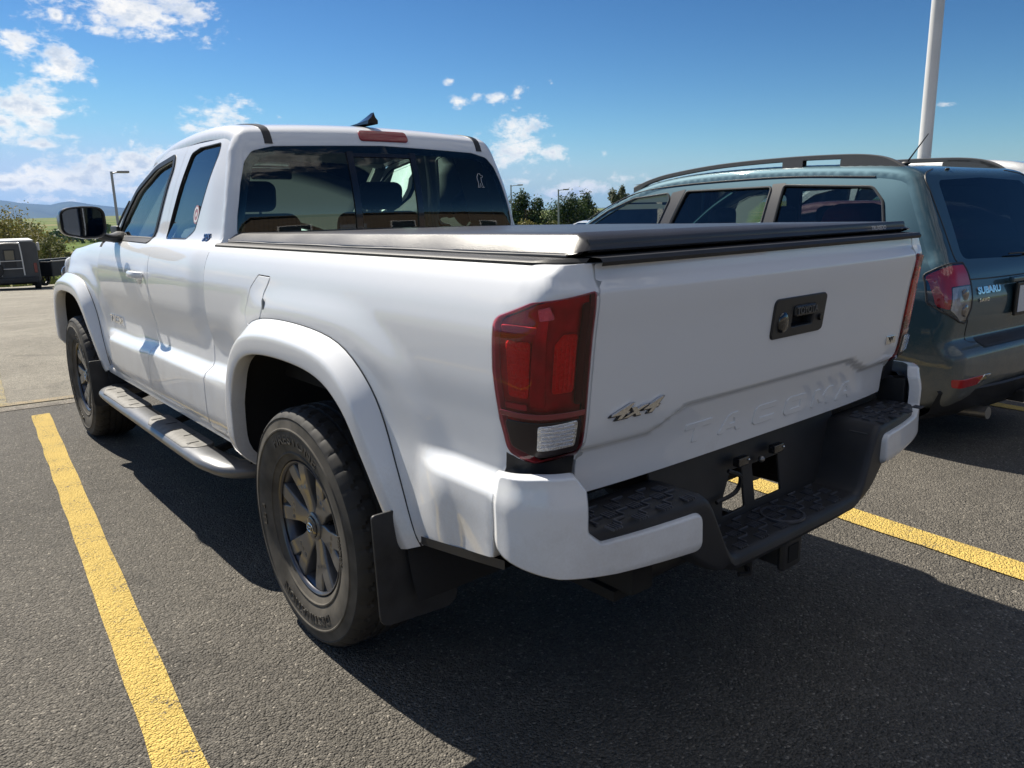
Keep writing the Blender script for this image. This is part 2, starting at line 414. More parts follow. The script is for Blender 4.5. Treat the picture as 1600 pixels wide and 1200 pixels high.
def empty(name, loc, rz, label, cat, group=None):
    o = bpy.data.objects.new(name, None); COL.objects.link(o); o.location = loc; o.rotation_euler = (0, 0, rz)
    o['label'] = label; o['category'] = cat
    if group: o['group'] = group
    o.empty_display_size = .2
    return o
def tag(o, label=None, cat=None, group=None, kind=None):
    if label: o['label'] = label
    if cat: o['category'] = cat
    if group: o['group'] = group
    if kind: o['kind'] = kind
    return o
def sst(a, b, x):
    t = max(0., min(1., (x-a)/(b-a))); return t*t*(3-2*t)
def table(T):
    xs = [t[0] for t in T]; ys = [t[1] for t in T]; n = len(T); d = [(ys[i+1]-ys[i])/(xs[i+1]-xs[i]) for i in range(n-1)]
    m = [d[0]]+[0 if d[i-1]*d[i] <= 0 else 2*d[i-1]*d[i]/(d[i-1]+d[i]) for i in range(1, n-1)]+[d[-1]]
    def f(x):
        if x <= xs[0]: return ys[0]
        if x >= xs[-1]: return ys[-1]
        i = 0
        while x > xs[i+1]: i += 1
        h = xs[i+1]-xs[i]; t = (x-xs[i])/h
        return (2*t**3-3*t*t+1)*ys[i]+(t**3-2*t*t+t)*h*m[i]+(-2*t**3+3*t*t)*ys[i+1]+(t**3-t*t)*h*m[i+1]
    return f
# ================================================================== GROUND
def gz(x, y):
    """Height of the ground: the lot falls away gently ahead, a little to the right."""
    z = -.037*max(0, min(x, 4)-2)
    if y > 7: z -= .049*(y-7)*sst(7, 12, y)
    if y > 48: z -= .035*(min(y, 120)-48)
    return z
STALL = radians(4.8); SDX, SDY = sin(STALL), cos(STALL)
def ground_sheet(name, xs, ys, m, dz=0., extra=None):
    V = []; nx = len(xs)
    for y in ys:
        for x in xs: V.append((x, y, gz(x, y)+dz+(extra(x, y) if extra else 0)))
    Fc = [(j*nx+i, j*nx+i+1, (j+1)*nx+i+1, (j+1)*nx+i) for j in range(len(ys)-1) for i in range(nx-1)]
    return tag(finish(name, V, Fc, m, None, wn=False), kind='structure')
def asphalt(name, base, speck, tan=0.):
    m = bpy.data.materials.new(name); m.use_nodes = True; t = m.node_tree; p = t.nodes['Principled BSDF']; n_ = t.nodes.new; l = t.links.new
    tcx = n_('ShaderNodeTexCoord').outputs['Object']
    def no(sc, det=4, r=.55):
        n = n_('ShaderNodeTexNoise'); n.inputs['Scale'].default_value = sc; n.inputs['Detail'].default_value = det; n.inputs['Roughness'].default_value = r; l(tcx, n.inputs['Vector']); return n.outputs['Fac']
    vo = n_('ShaderNodeTexVoronoi'); vo.inputs['Scale'].default_value = 150; l(tcx, vo.inputs['Vector'])
    vo2 = n_('ShaderNodeTexVoronoi'); vo2.inputs['Scale'].default_value = 70; l(tcx, vo2.inputs['Vector'])
    big = no(.7, 5); mid = no(9, 6, .7); fine = no(230, 3, .6)
    def mr(v, a, b, c, d, cl=True):
        n = n_('ShaderNodeMapRange'); l(v, n.inputs[0]); n.inputs[1].default_value = a; n.inputs[2].default_value = b; n.inputs[3].default_value = c; n.inputs[4].default_value = d; n.clamp = cl; return n.outputs[0]
    def ma(op, a, b):
        n = n_('ShaderNodeMath'); n.operation = op
        for i, v in enumerate((a, b)):
            if isinstance(v, (int, float)): n.inputs[i].default_value = v
            else: l(v, n.inputs[i])
        return n.outputs[0]
    sepc = n_('ShaderNodeSeparateColor'); l(vo.outputs['Color'], sepc.inputs[0])
    stone = mr(sepc.outputs[0], 0, 1, .62, 1.30)
    bright = mr(sepc.outputs[1], .955, .985, 0, .8)
    f = ma('MULTIPLY', ma('MULTIPLY', stone, mr(fine, .3, .7, .7, 1.3)), ma('MULTIPLY', mr(big, .3, .7, .84, 1.18), mr(mid, .3, .7, .86, 1.16)))
    col = n_('ShaderNodeVectorMath'); col.operation = 'SCALE'; col.inputs[0].default_value = base; l(f, col.inputs['Scale'])
    mx = n_('ShaderNodeMix'); mx.data_type = 'RGBA'; l(ma('MULTIPLY', bright, .75), mx.inputs[0]); l(col.outputs[0], mx.inputs[6]); mx.inputs[7].default_value = (*speck, 1)
    st = n_('ShaderNodeTexNoise'); st.inputs['Scale'].default_value = 1.9; st.inputs['Detail'].default_value = 7; st.inputs['Distortion'].default_value = .6; l(tcx, st.inputs['Vector'])
    stm = mr(st.outputs['Fac'], .60, .70, 1.0, .72); scf = mr(st.outputs['Fac'], .28, .36, 1.22, 1.0)
    fin = n_('ShaderNodeVectorMath'); fin.operation = 'SCALE'; l(mx.outputs[2], fin.inputs[0]); l(ma('MULTIPLY', stm, scf), fin.inputs['Scale'])
    l(fin.outputs[0], p.inputs['Base Color']); p.inputs['Roughness'].default_value = .78; p.inputs['Specular IOR Level'].default_value = .35
    h = ma('ADD', ma('MULTIPLY', vo.outputs['Distance'], -1.0), ma('ADD', ma('MULTIPLY', vo2.outputs['Distance'], -.8), ma('MULTIPLY', mid, 1.2)))
    b = n_('ShaderNodeBump'); b.inputs['Strength'].default_value = 1.0; b.inputs['Distance'].default_value = .0085; l(h, b.inputs['Height']); l(b.outputs[0], p.inputs['Normal'])
    return m
ASPH = asphalt('fresh_asphalt', (.116, .106, .090), (.42, .38, .32))
OLDA = asphalt('old_asphalt', (.268, .245, .198), (.36, .33, .27))
SLAB = asphalt('seam_concrete', (.25, .22, .18), (.40, .37, .31))
def line_mat(name, col, under, wear):
    m = asphalt(name, under, (.30, .28, .24)); t = m.node_tree; p = t.nodes['Principled BSDF']; l = t.links.new; n_ = t.nodes.new
    src = p.inputs['Base Color'].links[0].from_socket
    tcx = n_('ShaderNodeTexCoord').outputs['Object']
    n = n_('ShaderNodeTexNoise'); n.inputs['Scale'].default_value = 95; n.inputs['Detail'].default_value = 5; n.inputs['Roughness'].default_value = .65; l(tcx, n.inputs['Vector'])
    n2 = n_('ShaderNodeTexNoise'); n2.inputs['Scale'].default_value = 6; n2.inputs['Detail'].default_value = 5; l(tcx, n2.inputs['Vector'])
    a = n_('ShaderNodeMath'); a.operation = 'MULTIPLY_ADD'; a.inputs[1].default_value = .45; l(n2.outputs['Fac'], a.inputs[0]); l(n.outputs['Fac'], a.inputs[2])
    mr = n_('ShaderNodeMapRange'); l(a.outputs[0], mr.inputs[0]); mr.inputs[1].default_value = wear-.05; mr.inputs[2].default_value = wear+.05
    c = n_('ShaderNodeMix'); c.data_type = 'RGBA'; l(n2.outputs['Fac'], c.inputs[0]); c.inputs[6].default_value = (*[v*.86 for v in col], 1); c.inputs[7].default_value = (*[min(1, v*1.12) for v in col], 1)
    mx = n_('ShaderNodeMix'); mx.data_type = 'RGBA'; l(mr.outputs[0], mx.inputs[0]); l(src, mx.inputs[6]); l(c.outputs[2], mx.inputs[7]); l(mx.outputs[2], p.inputs['Base Color'])
    return m
YEL = line_mat('yellow_line_paint', (.63, .45, .12), (.11, .10, .085), .595)
YEL2 = line_mat('faded_line_paint', (.45, .36, .17), (.26, .24, .19), .735)

# seam between the fresh bays and the older paving runs across, square to the bays
def seam_y(x): return 4.40-math.tan(STALL)*1.6*(x+1.0)
ys = list(np.arange(-40, 7, 2.0))+list(np.arange(7, 50, 1.5))
V = []; Fc = []
def bay_sheet(name, m, near, far, dz):
    xs = list(np.arange(-44, 46, 2.0)); V = []; nx = len(xs)
    T = np.linspace(0, 1, 43)
    for t in T:
        for x in xs:
            a, b = near(x), far(x); y = a+(b-a)*t; V.append((x, y, gz(x, y)+dz))
    Fc = [(j*nx+i, j*nx+i+1, (j+1)*nx+i+1, (j+1)*nx+i) for j in range(len(T)-1) for i in range(nx-1)]
    return tag(finish(name, V, Fc, m, None, wn=False), kind='structure')
bay_sheet('parking_bay_asphalt', ASPH, lambda x: -30, lambda x: seam_y(x), .0)
bay_sheet('lane_pavement', OLDA, lambda x: seam_y(x)+.0, lambda x: 46.0, -.002)
bay_sheet('pavement_seam', SLAB, lambda x: seam_y(x)-.03, lambda x: seam_y(x)+.07, .003)
bay_sheet('faded_cross_line', line_mat('cross_line_paint', (.42, .33, .20), (.26, .24, .19), .70), lambda x: seam_y(x)+.16, lambda x: seam_y(x)+.27, .004)
def stripe(name, cx, w, y0, y1, m, label, cat='road marking', group=None):
    rows = []
    for y in np.linspace(y0, y1, 40):
        c = cx+SDX/SDY*(y+.6); j = .0022*sin(y*31)+.0018*sin(y*77+2)
        rows.append([Vector((c-w/2+j, y, gz(c, y)+.005)), Vector((c, y, gz(c, y)+.005)), Vector((c+w/2+.002*sin(y*53), y, gz(c, y)+.005))])
    o = MB().grid(rows).build(name, m, None, wn=False); o.data.update()
    return tag(o, kind='structure')
stripe('painted_line', -1.443, .115, -1.42, 4.10, YEL, 'x')
stripe('painted_line', 1.352, .150, -1.42, 4.2, YEL, 'x')
for k in (2, 3, 4, 5, 6, -2, -3, -4, -5): stripe('painted_line', -1.443+2.80*k+(0 if k > 0 else 2.8), .12, -1.42, 4.2, YEL, 'x')
stripe('faded_line', -1.66, .07, 4.62, 8.2, YEL2, 'x'); stripe('faded_line', -1.46+2.8, .07, 4.62, 8.2, YEL2, 'x')

# ------------------------------------------------------------------ fields, low hills, mountains
def field_mat():
    m = bpy.data.materials.new('grass_field'); m.use_nodes = True; t = m.node_tree; p = t.nodes['Principled BSDF']; l = t.links.new
    tcx = t.nodes.new('ShaderNodeTexCoord').outputs['Object']
    n = t.nodes.new('ShaderNodeTexNoise'); n.inputs['Scale'].default_value = .02; n.inputs['Detail'].default_value = 8; l(tcx, n.inputs['Vector'])
    r = t.nodes.new('ShaderNodeValToRGB'); l(n.outputs['Fac'], r.inputs[0])
    e = r.color_ramp.elements; e[0].position = .36; e[0].color = (.075, .12, .022, 1); e[1].position = .64; e[1].color = (.24, .20, .09, 1)
    k = e.new(.5); k.color = (.13, .17, .035, 1)
    n2 = t.nodes.new('ShaderNodeTexNoise'); n2.inputs['Scale'].default_value = 2.2; n2.inputs['Detail'].default_value = 6; l(tcx, n2.inputs['Vector'])
    mr = t.nodes.new('ShaderNodeMapRange'); l(n2.outputs['Fac'], mr.inputs[0]); mr.inputs[1].default_value = .3; mr.inputs[2].default_value = .7; mr.inputs[3].default_value = .65; mr.inputs[4].default_value = 1.3
    s = t.nodes.new('ShaderNodeVectorMath'); s.operation = 'SCALE'; l(r.outputs[0], s.inputs[0]); l(mr.outputs[0], s.inputs['Scale']); l(s.outputs[0], p.inputs['Base Color'])
    p.inputs['Roughness'].default_value = .95; p.inputs['Specular IOR Level'].default_value = .1
    return m
FIELD = field_mat()
def terrain_z(x, y):
    r = hypot(x, y)
    z = gz(x, min(y, 120))-.25
    if r > 120:
        z = z*sst(420, 120, r)+(-9)*sst(120, 420, r)+2.2*sin(x*.006+1)*sin(y*.005)*sst(200, 700, r)
        z += 14*sst(900, 2600, r)+6*sin(atan2(x, y)*7)*sst(900, 2600, r)
    return z
rad = [0, 20, 40, 48, 60, 80, 110, 150, 210, 300, 430, 600, 850, 1200, 1700, 2400, 3300, 4500]
V = [(0, 0, terrain_z(0, 0))]; Fc = []; na = 120
for r in rad[1:]:
    for k in range(na):
        a = 2*pi*k/na; x, y = r*sin(a), r*cos(a); V.append((x, y, terrain_z(x, y)))
for k in range(na): Fc.append((0, 1+(k+1) % na, 1+k))
for i in range(len(rad)-2):
    for k in range(na):
        a = 1+i*na+k; b = 1+i*na+(k+1) % na; Fc.append((a, b, b+na, a+na))
tag(finish('grass_terrain', V, Fc, FIELD, None, wn=False), kind='structure')
# mountain ridge on the skyline: elevation angles read along the horizon
def ridge(name, d0, prof_, m, depth, seed, az0, az1, n=220):
    r_ = random.Random(seed); V = []; rows = 7; Fc = []
    ph = [r_.uniform(0, 6.28) for _ in range(6)]
    for i in range(n):
        az = radians(az0+(az1-az0)*i/(n-1)); e = prof_(degrees_(az))
        top = 1.35+d0*math.tan(radians(e))
        for j in range(rows):
            t = j/(rows-1); d = d0-depth*(1-t); w = sin(az*160+ph[0]+t*3)*.07+sin(az*410+ph[1]+t*5)*.04
            h = -40+(top+40)*max(0, t+w*(1-t)*t*4)
            V.append((CAM[0]+d*sin(az), CAM[1]+d*cos(az), h))
        V.append((CAM[0]+(d0+depth*.5)*sin(az), CAM[1]+(d0+depth*.5)*cos(az), -40))
    k = rows+1
    for i in range(n-1):
        for j in range(k-1): Fc.append((i*k+j, (i+1)*k+j, (i+1)*k+j+1, i*k+j+1))
    o = finish(name, V, Fc, m, None, wn=False); return tag(o, kind='structure')
def degrees_(a): return a*180/pi
HILLM = mat('forest_mountain', (.055, .075, .055), rough=.95, vary=(.0006, .45), spec=.1)
DRYM = mat('dry_hill', (.17, .13, .075), rough=.95, vary=(.004, .4), spec=.1)
_mt = table([(-60,.5),(-30,1.0),(-10,.7),(2,1.35),(6.7,1.30),(8.3,1.08),(9.3,1.00),(10.3,1.17),(11.3,1.06),(12.8,.82),(16,.55),(24,.35),(34,.16),(42,.05),(60,.1),(90,.5),(120,.3)])
def mt(az): return _mt(az)+.02*sin(az*3.1)+.012*sin(az*9.7)
ridge('mountain_range', 13000, lambda a: mt(a), HILLM, 4500, 3, -60, 120, 320)
ridge('dry_hills', 3600, lambda a: -.02+.16*sin(a*.33+2.2)+.05*sin(a*1.3), DRYM, 1300, 5, -70, 125, 260)

# ------------------------------------------------------------------ trees and shrubs
def leaf_mat(name, a, b):
    m = bpy.data.materials.new(name); m.use_nodes = True; t = m.node_tree; p = t.nodes['Principled BSDF']; l = t.links.new
    g = t.nodes.new('ShaderNodeNewGeometry'); r = t.nodes.new('ShaderNodeMix'); r.data_type = 'RGBA'
    l(g.outputs['Random Per Island'], r.inputs[0]); r.inputs[6].default_value = (*a, 1); r.inputs[7].default_value = (*b, 1); l(r.outputs[2], p.inputs['Base Color'])
    p.inputs['Roughness'].default_value = .6; p.inputs['Specular IOR Level'].default_value = .25
    tr = t.nodes.new('ShaderNodeBsdfTranslucent'); l(r.outputs[2], tr.inputs[0]); mx = t.nodes.new('ShaderNodeMixShader'); mx.inputs[0].default_value = .3
    o = t.nodes['Material Output']; l(p.outputs[0], mx.inputs[1]); l(tr.outputs[0], mx.inputs[2]); l(mx.outputs[0], o.inputs[0]); return m
LEAF = [leaf_mat('leaf_dark', (.022, .045, .014), (.060, .095, .022)), leaf_mat('leaf_olive', (.05, .075, .02), (.15, .15, .04)), leaf_mat('leaf_yellow', (.10, .10, .03), (.26, .22, .06)), leaf_mat('leaf_sage', (.075, .09, .05), (.17, .18, .10))]
BARK = mat('bark', (.11, .085, .06), rough=.9, bump=(12, .6, .02))
def tree(name, x, y, h, w, m, label, group, seed, leaves=2200, leaf=.28, trunk_h=.22, cat='tree', upright=1.0, z0=None, lobes=16, tr=.16):
    r_ = random.Random(seed); z0 = terrain_z(x, y) if z0 is None else z0
    e = empty(name, (x, y, z0), r_.uniform(0, 6), label, cat, group)
    mb = MB(); th = h*trunk_h
    pts = [(0, 0, -.1), (.02*h*r_.uniform(-1, 1), 0, th), (.03*h*r_.uniform(-1, 1), .02*h, h*.55), (0, 0, h*.85)]
    mb.tube(spline(pts, 4), [tr*(1-.85*i/12) for i in range(13)], n=7)
    L_ = []
    for k in range(lobes):
        a = r_.uniform(0, 2*pi); t = (k+.5)/lobes; zc = h*(trunk_h+.08+(.86-trunk_h)*t); rr = w*.5*(.35+.75*sin(pi*min(1, (t*.80+.16))))*r_.uniform(.35, .95)*(1 if t < .9 else .4)
        c = Vector((rr*cos(a), rr*sin(a), zc)); s = w*r_.uniform(.13, .24); L_.append((c, s, s*r_.uniform(.8, 1.35)*upright))
        mb.tube([(0, 0, max(th*.8, zc-h*.22)), (c.x*.5, c.y*.5, zc-h*.08), tuple(c)], [tr*.35, tr*.22, tr*.06], n=5)
    mb.build('trunk', BARK, e, wn=False)
    V = []; Fc = []
    per = leaves//lobes
    for c, s, sz in L_:
        for q in range(per):
            d = Vector((r_.gauss(0, 1), r_.gauss(0, 1), r_.gauss(0, 1))); d.normalize(); rad_ = r_.random()**.45
            if r_.random() < .12: rad_ *= 1.35
            p = c+Vector((d.x*s*rad_, d.y*s*rad_, d.z*sz*rad_)); n = (d+Vector((r_.gauss(0, .6), r_.gauss(0, .6), r_.gauss(0, .6)+.3))).normalized()
            u = n.orthogonal().normalized(); v = n.cross(u); a = r_.uniform(0, pi); u, v = u*cos(a)+v*sin(a), v*cos(a)-u*sin(a)
            l_ = leaf*r_.uniform(.6, 1.3); k0 = len(V)
            V += [p-u*l_*.5, p+v*l_*.28, p+u*l_*.5, p-v*l_*.28]; Fc.append((k0, k0+1, k0+2, k0+3))
    finish('crown', V, Fc, m, e, smooth=False, wn=False); return e
def at_az(px, d, py=330):
    v = ray_dir(px, py); l_ = hypot(v.x, v.y); return CAM[0]+v.x/l_*d, CAM[1]+v.y/l_*d
def z_at(px, py, d):
    v = ray_dir(px, py); l_ = hypot(v.x, v.y); return CAM[2]+v.z/l_*d
TG_ = 'trees beyond the parking lot'
for i, (px, top, d, wpx, m, lab, up, lv, tr_) in enumerate([
    (820, 297, 95, 44, 0, 'dense dark green tree behind the cab corner, left of the gap of sky', 1.2, 3600, .1),
    (862, 342, 92, 26, 1, 'low yellowing bush between the two dark trees', .9, 900, .02),
    (888, 305, 100, 44, 0, 'broad dark poplar clump behind the middle lamp posts', 1.5, 3600, .08),
    (912, 300, 104, 34, 0, 'tall dark poplar right of the middle lamp post', 1.7, 2600, .08),
    (868, 332, 98, 40, 0, 'shorter green tree at the left foot of the poplars', 1.1, 1800, .05),
    (958, 290, 92, 18, 3, 'slim pale poplar rising over the teal car roof, shorter of two', 2.2, 1500, .1),
    (972, 284, 92, 16, 3, 'slim pale poplar rising over the teal car roof, taller of two', 2.4, 1500, .1),
    (818, 345, 80, 34, 2, 'small yellow green bush at the foot of the dark tree', .8, 900, .02),
    (8, 333, 62, 80, 2, 'wide yellow green tree above the grey camper', 1.0, 3600, .12),
    (46, 346, 66, 44, 1, 'rounded olive tree behind the right end of the camper roof', 1.0, 2400, .12)]):
    x, y = at_az(px, d); zt = z_at(px, top, d); zb = terrain_z(x, y); h = (zt-zb)*.93; w = wpx*d/FPX*1.55
    tree('tree', x, y, h, w, LEAF[m], lab, TG_, 40+i, leaves=int(lv*2.6), leaf=.30 if d > 70 else .17, upright=up, trunk_h=tr_, lobes=20, tr=.05*w**.8+.05)
for i, (px, top, d, wpx, lab) in enumerate([(80, 368, 52, 18, 'thin sapling between the camper and the dark trailer'), (93, 375, 54, 14, 'second thin sapling, nearer the white fender')]):
    x, y = at_az(px, d, 400); zt = z_at(px, top, d); zb = terrain_z(x, y); tree('sapling', x, y, zt-zb, wpx*d/FPX*1.9, LEAF[1], lab, 'saplings at the lot edge', 90+i, leaves=2600, leaf=.10, trunk_h=.30, lobes=12, tr=.05)
# distant woods: a dark band of tree crowns in the valley
def wood(name, az0, az1, d, hgt, seed, m, n=2600, leaf=2.4):
    r_ = random.Random(seed); V = []; Fc = []
    for q in range(n):
        a = radians(r_.uniform(az0, az1)); dd = d*r_.uniform(.92, 1.12); x, y = CAM[0]+dd*sin(a), CAM[1]+dd*cos(a)
        hh = hgt*(.55+.3*sin(a*90+seed)+.25*sin(a*233+1)); p = Vector((x, y, terrain_z(x, y)+max(.5, hh)*r_.random()))
        nrm = Vector((r_.gauss(0, 1), r_.gauss(0, 1), r_.gauss(0, 1)+.4)).normalized(); u = nrm.orthogonal().normalized(); v = nrm.cross(u); l_ = leaf*r_.uniform(.6, 1.3); k0 = len(V)
        V += [p-u*l_*.5, p+v*l_*.4, p+u*l_*.5, p-v*l_*.4]; Fc.append((k0, k0+1, k0+2, k0+3))
    return tag(finish(name, V, Fc, m, None, smooth=False, wn=False), label=None, kind='stuff')
wood('distant_woods', -20, 40, 420, 11, 3, LEAF[0], 6000, 3.2)['label'] = 'band of dark woods far beyond the green field'
wood('hedgerow', 36, 56, 140, 4.2, 5, LEAF[1], 5000, 1.1)['label'] = 'low olive hedgerow past the lot under the lamp posts'
# weeds along the lot edge
V = []; Fc = []; r_ = random.Random(11)
for q in range(9000):
    x = r_.uniform(-12, 60); y = 46.5+r_.random()**2*9; z = terrain_z(x, y); h = r_.uniform(.2, .9); a = r_.uniform(0, pi); w = .05; dx, dy = cos(a)*w, sin(a)*w; lx, ly = r_.gauss(0, .15), r_.gauss(0, .15); k0 = len(V)
    V += [(x-dx, y-dy, z), (x+dx, y+dy, z), (x+lx, y+ly, z+h)]; Fc.append((k0, k0+1, k0+2))
tag(finish('roadside_weeds', V, Fc, LEAF[1], None, smooth=False, wn=False), kind='stuff', label='tall weeds along the far edge of the lot')

# ------------------------------------------------------------------ lamp posts
POLE = mat('galvanised_pole', (.30, .31, .32), rough=.45, metal=.4); WPOLE = mat('painted_pole', (.62, .62, .61), rough=.45, vary=(3, .06))
def lamp_post(px, top, d, r, label, arm, side=1, m=POLE, square=False, h_over=None, py=300):
    x, y = at_az(px, d, py); zt = z_at(px, top, d) if h_over is None else h_over; zb = gz(x, y)-.3 if y < 46 else terrain_z(x, y)
    v = ray_dir(px, py); az = atan2(v.x, v.y)
    e = empty('lamp_post', (x, y, zb), -az, label, 'lamp post', 'lamp posts around the lot'); H = zt-zb
    if square: MB().box((0, 0, H/2), (2*r, 2*r, H), r*.25).build('pole', m, e)
    else: MB().tube([(0, 0, 0), (0, 0, H)], [r, r*.75], n=12).build('pole', m, e)
    MB().box((0, 0, .25), (r*4, r*4, .5), .03).build('base', mat('concrete', (.35, .34, .32), rough=.85), e)
    hd = MB().tube([(0, 0, H-.12), (side*arm*.5, 0, H-.06), (side*arm, 0, H-.05)], .035, n=8).build('arm', m, e)
    MB().box((side*(arm+.22), 0, H-.02), (.62, .30, .12), .05, seg=3).build('lamp_head', mat('lamp_grey', (.20, .205, .21), rough=.45), e)
    MB().box((side*(arm+.22), 0, H-.083), (.44, .22, .012), .004).build('diffuser', mat('lamp_lens', (.5, .5, .5), rough=.3), e)
    return e
lamp_post(178, 268, 48, .085, 'grey lamp post behind the left mirror, single head to the right', .35)
lamp_post(798.5, 289, 84, .09, 'lamp post just right of the cab corner', .75)
lamp_post(872.5, 296, 80, .10, 'lamp post in front of the poplars, tallest in the middle', .55)
lamp_post(921, 302, 104, .10, 'faint lamp post against the poplars, right of the tallest', .5, -1)
lamp_post(1444, 240, 13.2, .095, 'thick white pole rising behind the teal car, its top out of the picture', 1.0, 1, WPOLE, h_over=9.5, py=245)

# ------------------------------------------------------------------ building behind the viewer: seen only in the glass and the paint
def siding():
    m = mat('brown_siding', (.19, .145, .105), rough=.7); t = m.node_tree; p = t.nodes['Principled BSDF']; l = t.links.new
    tcx = t.nodes.new('ShaderNodeTexCoord'); w = t.nodes.new('ShaderNodeTexWave'); w.bands_direction = 'X'; w.inputs['Scale'].default_value = 1.1; l(tcx.outputs['Object'], w.inputs['Vector'])
    r = t.nodes.new('ShaderNodeMapRange'); l(w.outputs['Fac'], r.inputs[0]); r.inputs[1].default_value = .05; r.inputs[2].default_value = .2; r.inputs[3].default_value = .55; r.inputs[4].default_value = 1
    s = t.nodes.new('ShaderNodeVectorMath'); s.operation = 'SCALE'; s.inputs[0].default_value = (.19, .145, .105); l(r.outputs[0], s.inputs['Scale']); l(s.outputs[0], p.inputs['Base Color']); return m
bld = empty('building', (6, -26, 0), 0, 'long brown sided building mirrored in the rear window of the pickup', 'building')
MB().box((0, -6, 2.5), (64, 12, 5.0), 0).build('wall', siding(), bld, wn=False)
MB().box((0, -6, 5.10), (65, 13, .24), .02).build('roof', mat('roof_trim', (.10, .09, .08), rough=.6), bld, wn=False)
MB().box((0, .015, .45), (64, .06, .9), 0).build('stone_base', mat('split_stone', (.30, .27, .23), rough=.9, bump=(6, .8, .05)), bld, wn=False)
for k, x in enumerate((-22, -14, -6, 3, 11, 20)):
    f = MB().box((x, .03, 2.3), (2.2, .10, 1.5), .02).build('window', mat('white_frame', (.7, .7, .69), rough=.5), bld, wn=False)
    MB().box((x, .085, 2.3), (1.95, .02, 1.27), 0).build('pane', mat('window_pane', (.03, .04, .05), rough=.05, spec=.8), f, wn=False)
d_ = MB().box((7, .03, 1.5), (2.0, .10, 2.3), .02).build('door', mat('door_grey', (.25, .27, .30), rough=.4), bld, wn=False)
MB().box((7.6, .10, 1.35), (.05, .06, .5), .01).build('handle', STEEL, d_, wn=False)
# ================================================================== THE WHITE PICKUP
truck = empty('pickup_truck', (0, 0, 0), 0, 'white four by four pickup truck with a black bed cover, parked nearest between yellow lines', 'pickup truck')
WB = 3.236; ZW = .385
_wb = table([(.44,.78),(.50,.822),(.55,.836),(.62,.838),(.70,.838),(.78,.836),(.90,.842),(1.0,.848),(1.08,.847),(1.15,.838),(1.20,.822),(1.235,.800),(1.26,.766),(1.285,.752),(1.34,.738),(1.42,.719),(1.50,.698),(1.60,.664),(1.66,.640),(1.70,.615)])
def bulge_env(y):
    return sst(2.60, 2.40, y)*sst(.50, .62, y)
def zcrease(y): return .738+.026*(2.5-y)/1.65 if y > 0 else .775
def blister(y, z, y0):
    q = (abs(y-y0)/.80)**2.6+(max(z-.40, 0)/.73)**2.6
    return .016*sst(1.12, .74, q)*sst(1.2, 1.05, z)*(sst(.90, .05, y-y0) if y0 == 0 else 1)
def Wt(y, z, cab=False):
    w = _wb(z)
    c = zcrease(y); w += .046*sst(c+.028, c-.022, z)*bulge_env(y)*sst(.44, .60, z)**.5
    if y < 0: w += .040*sst(c+.028, c-.024, z)*sst(.44, .60, z)**.5*(sst(-.60, -.78, y)*sst(.58, .74, z)+sst(-.50, -1.0, y)*(1-sst(.58, .74, z)))
    if not cab: w += blister(y, z, 0)
    if y > 0 and y < 1: w += 0
    w += blister(y, z, WB)*sst(2.3, 2.75, y)
    # waist: slightly hollow flank between crease and shoulder
    w -= .010*math.exp(-((z-.86)/.07)**2)*max(bulge_env(y), .0)
    # the cab tapers a little just ahead of its rear edge, the bed just behind it
    if cab: w -= .016*sst(1.10, .88, y)*sst(.84, .95, z)
    if y > 2.9: w -= .20*sst(3.3, 4.3, y)**1.4
    return w
def side_fn(s, cab=False): return lambda u, v: Vector((s*Wt(u, v, cab), u, v))
_ytg = table([(.70,-1.058),(.80,-1.066),(.90,-1.088),(1.0,-1.100),(1.10,-1.112),(1.165,-1.122),(1.188,-1.124),(1.212,-1.110),(1.25,-1.104)])
def Ytg(x, z):
    a = abs(x); zc = .897-.047*sst(.37, .52, a)
    return _ytg(z)+.017*(1-sst(zc-.016, zc+.006, z))+.02*(a/.72)**4
def bed_fn(s):
    def f(u, v):
        u0 = -.93-.095*sst(1.135, 1.235, v)
        if u >= u0: return Vector((s*Wt(u, v), u, v))
        t = (u0-u)/(1.20+u0); w0 = Wt(u0, v); e = Vector((.714, -1.098 if v > .86 else -1.09)); e.y = Ytg(.714, v)
        p0 = Vector((w0, u0)); c = Vector((w0-.004, e.y+.012))
        # a firm corner: two blended arcs
        q = p0*(1-t)**2+c*2*t*(1-t)+e*t*t
        k = sin(pi*min(max(t, 0), 1))**2*.018
        return Vector((s*(q.x+k*.6), q.y-k*.6, v))
    return f
ARCH_IN = spline([(.515,.46),(.525,.60),(.500,.755),(.415,.862),(.27,.912),(.02,.925),(-.20,.905),(-.335,.835),(-.415,.71),(-.480,.59),(-.545,.495)], 5)
ARCH_OUT = spline([(.600,.455),(.628,.62),(.585,.80),(.480,.945),(.32,1.018),(.02,1.034),(-.26,1.005),(-.415,.905),(-.495,.755),(-.555,.625),(-.605,.515)], 5)
ARCH_MID = [((a[0]*.55+b[0]*.45), (a[1]*.55+b[1]*.45)) for a, b in zip(ARCH_IN, ARCH_OUT)]
HX = {s: Vector((-s, 0, 0)) for s in (-1, 1)}
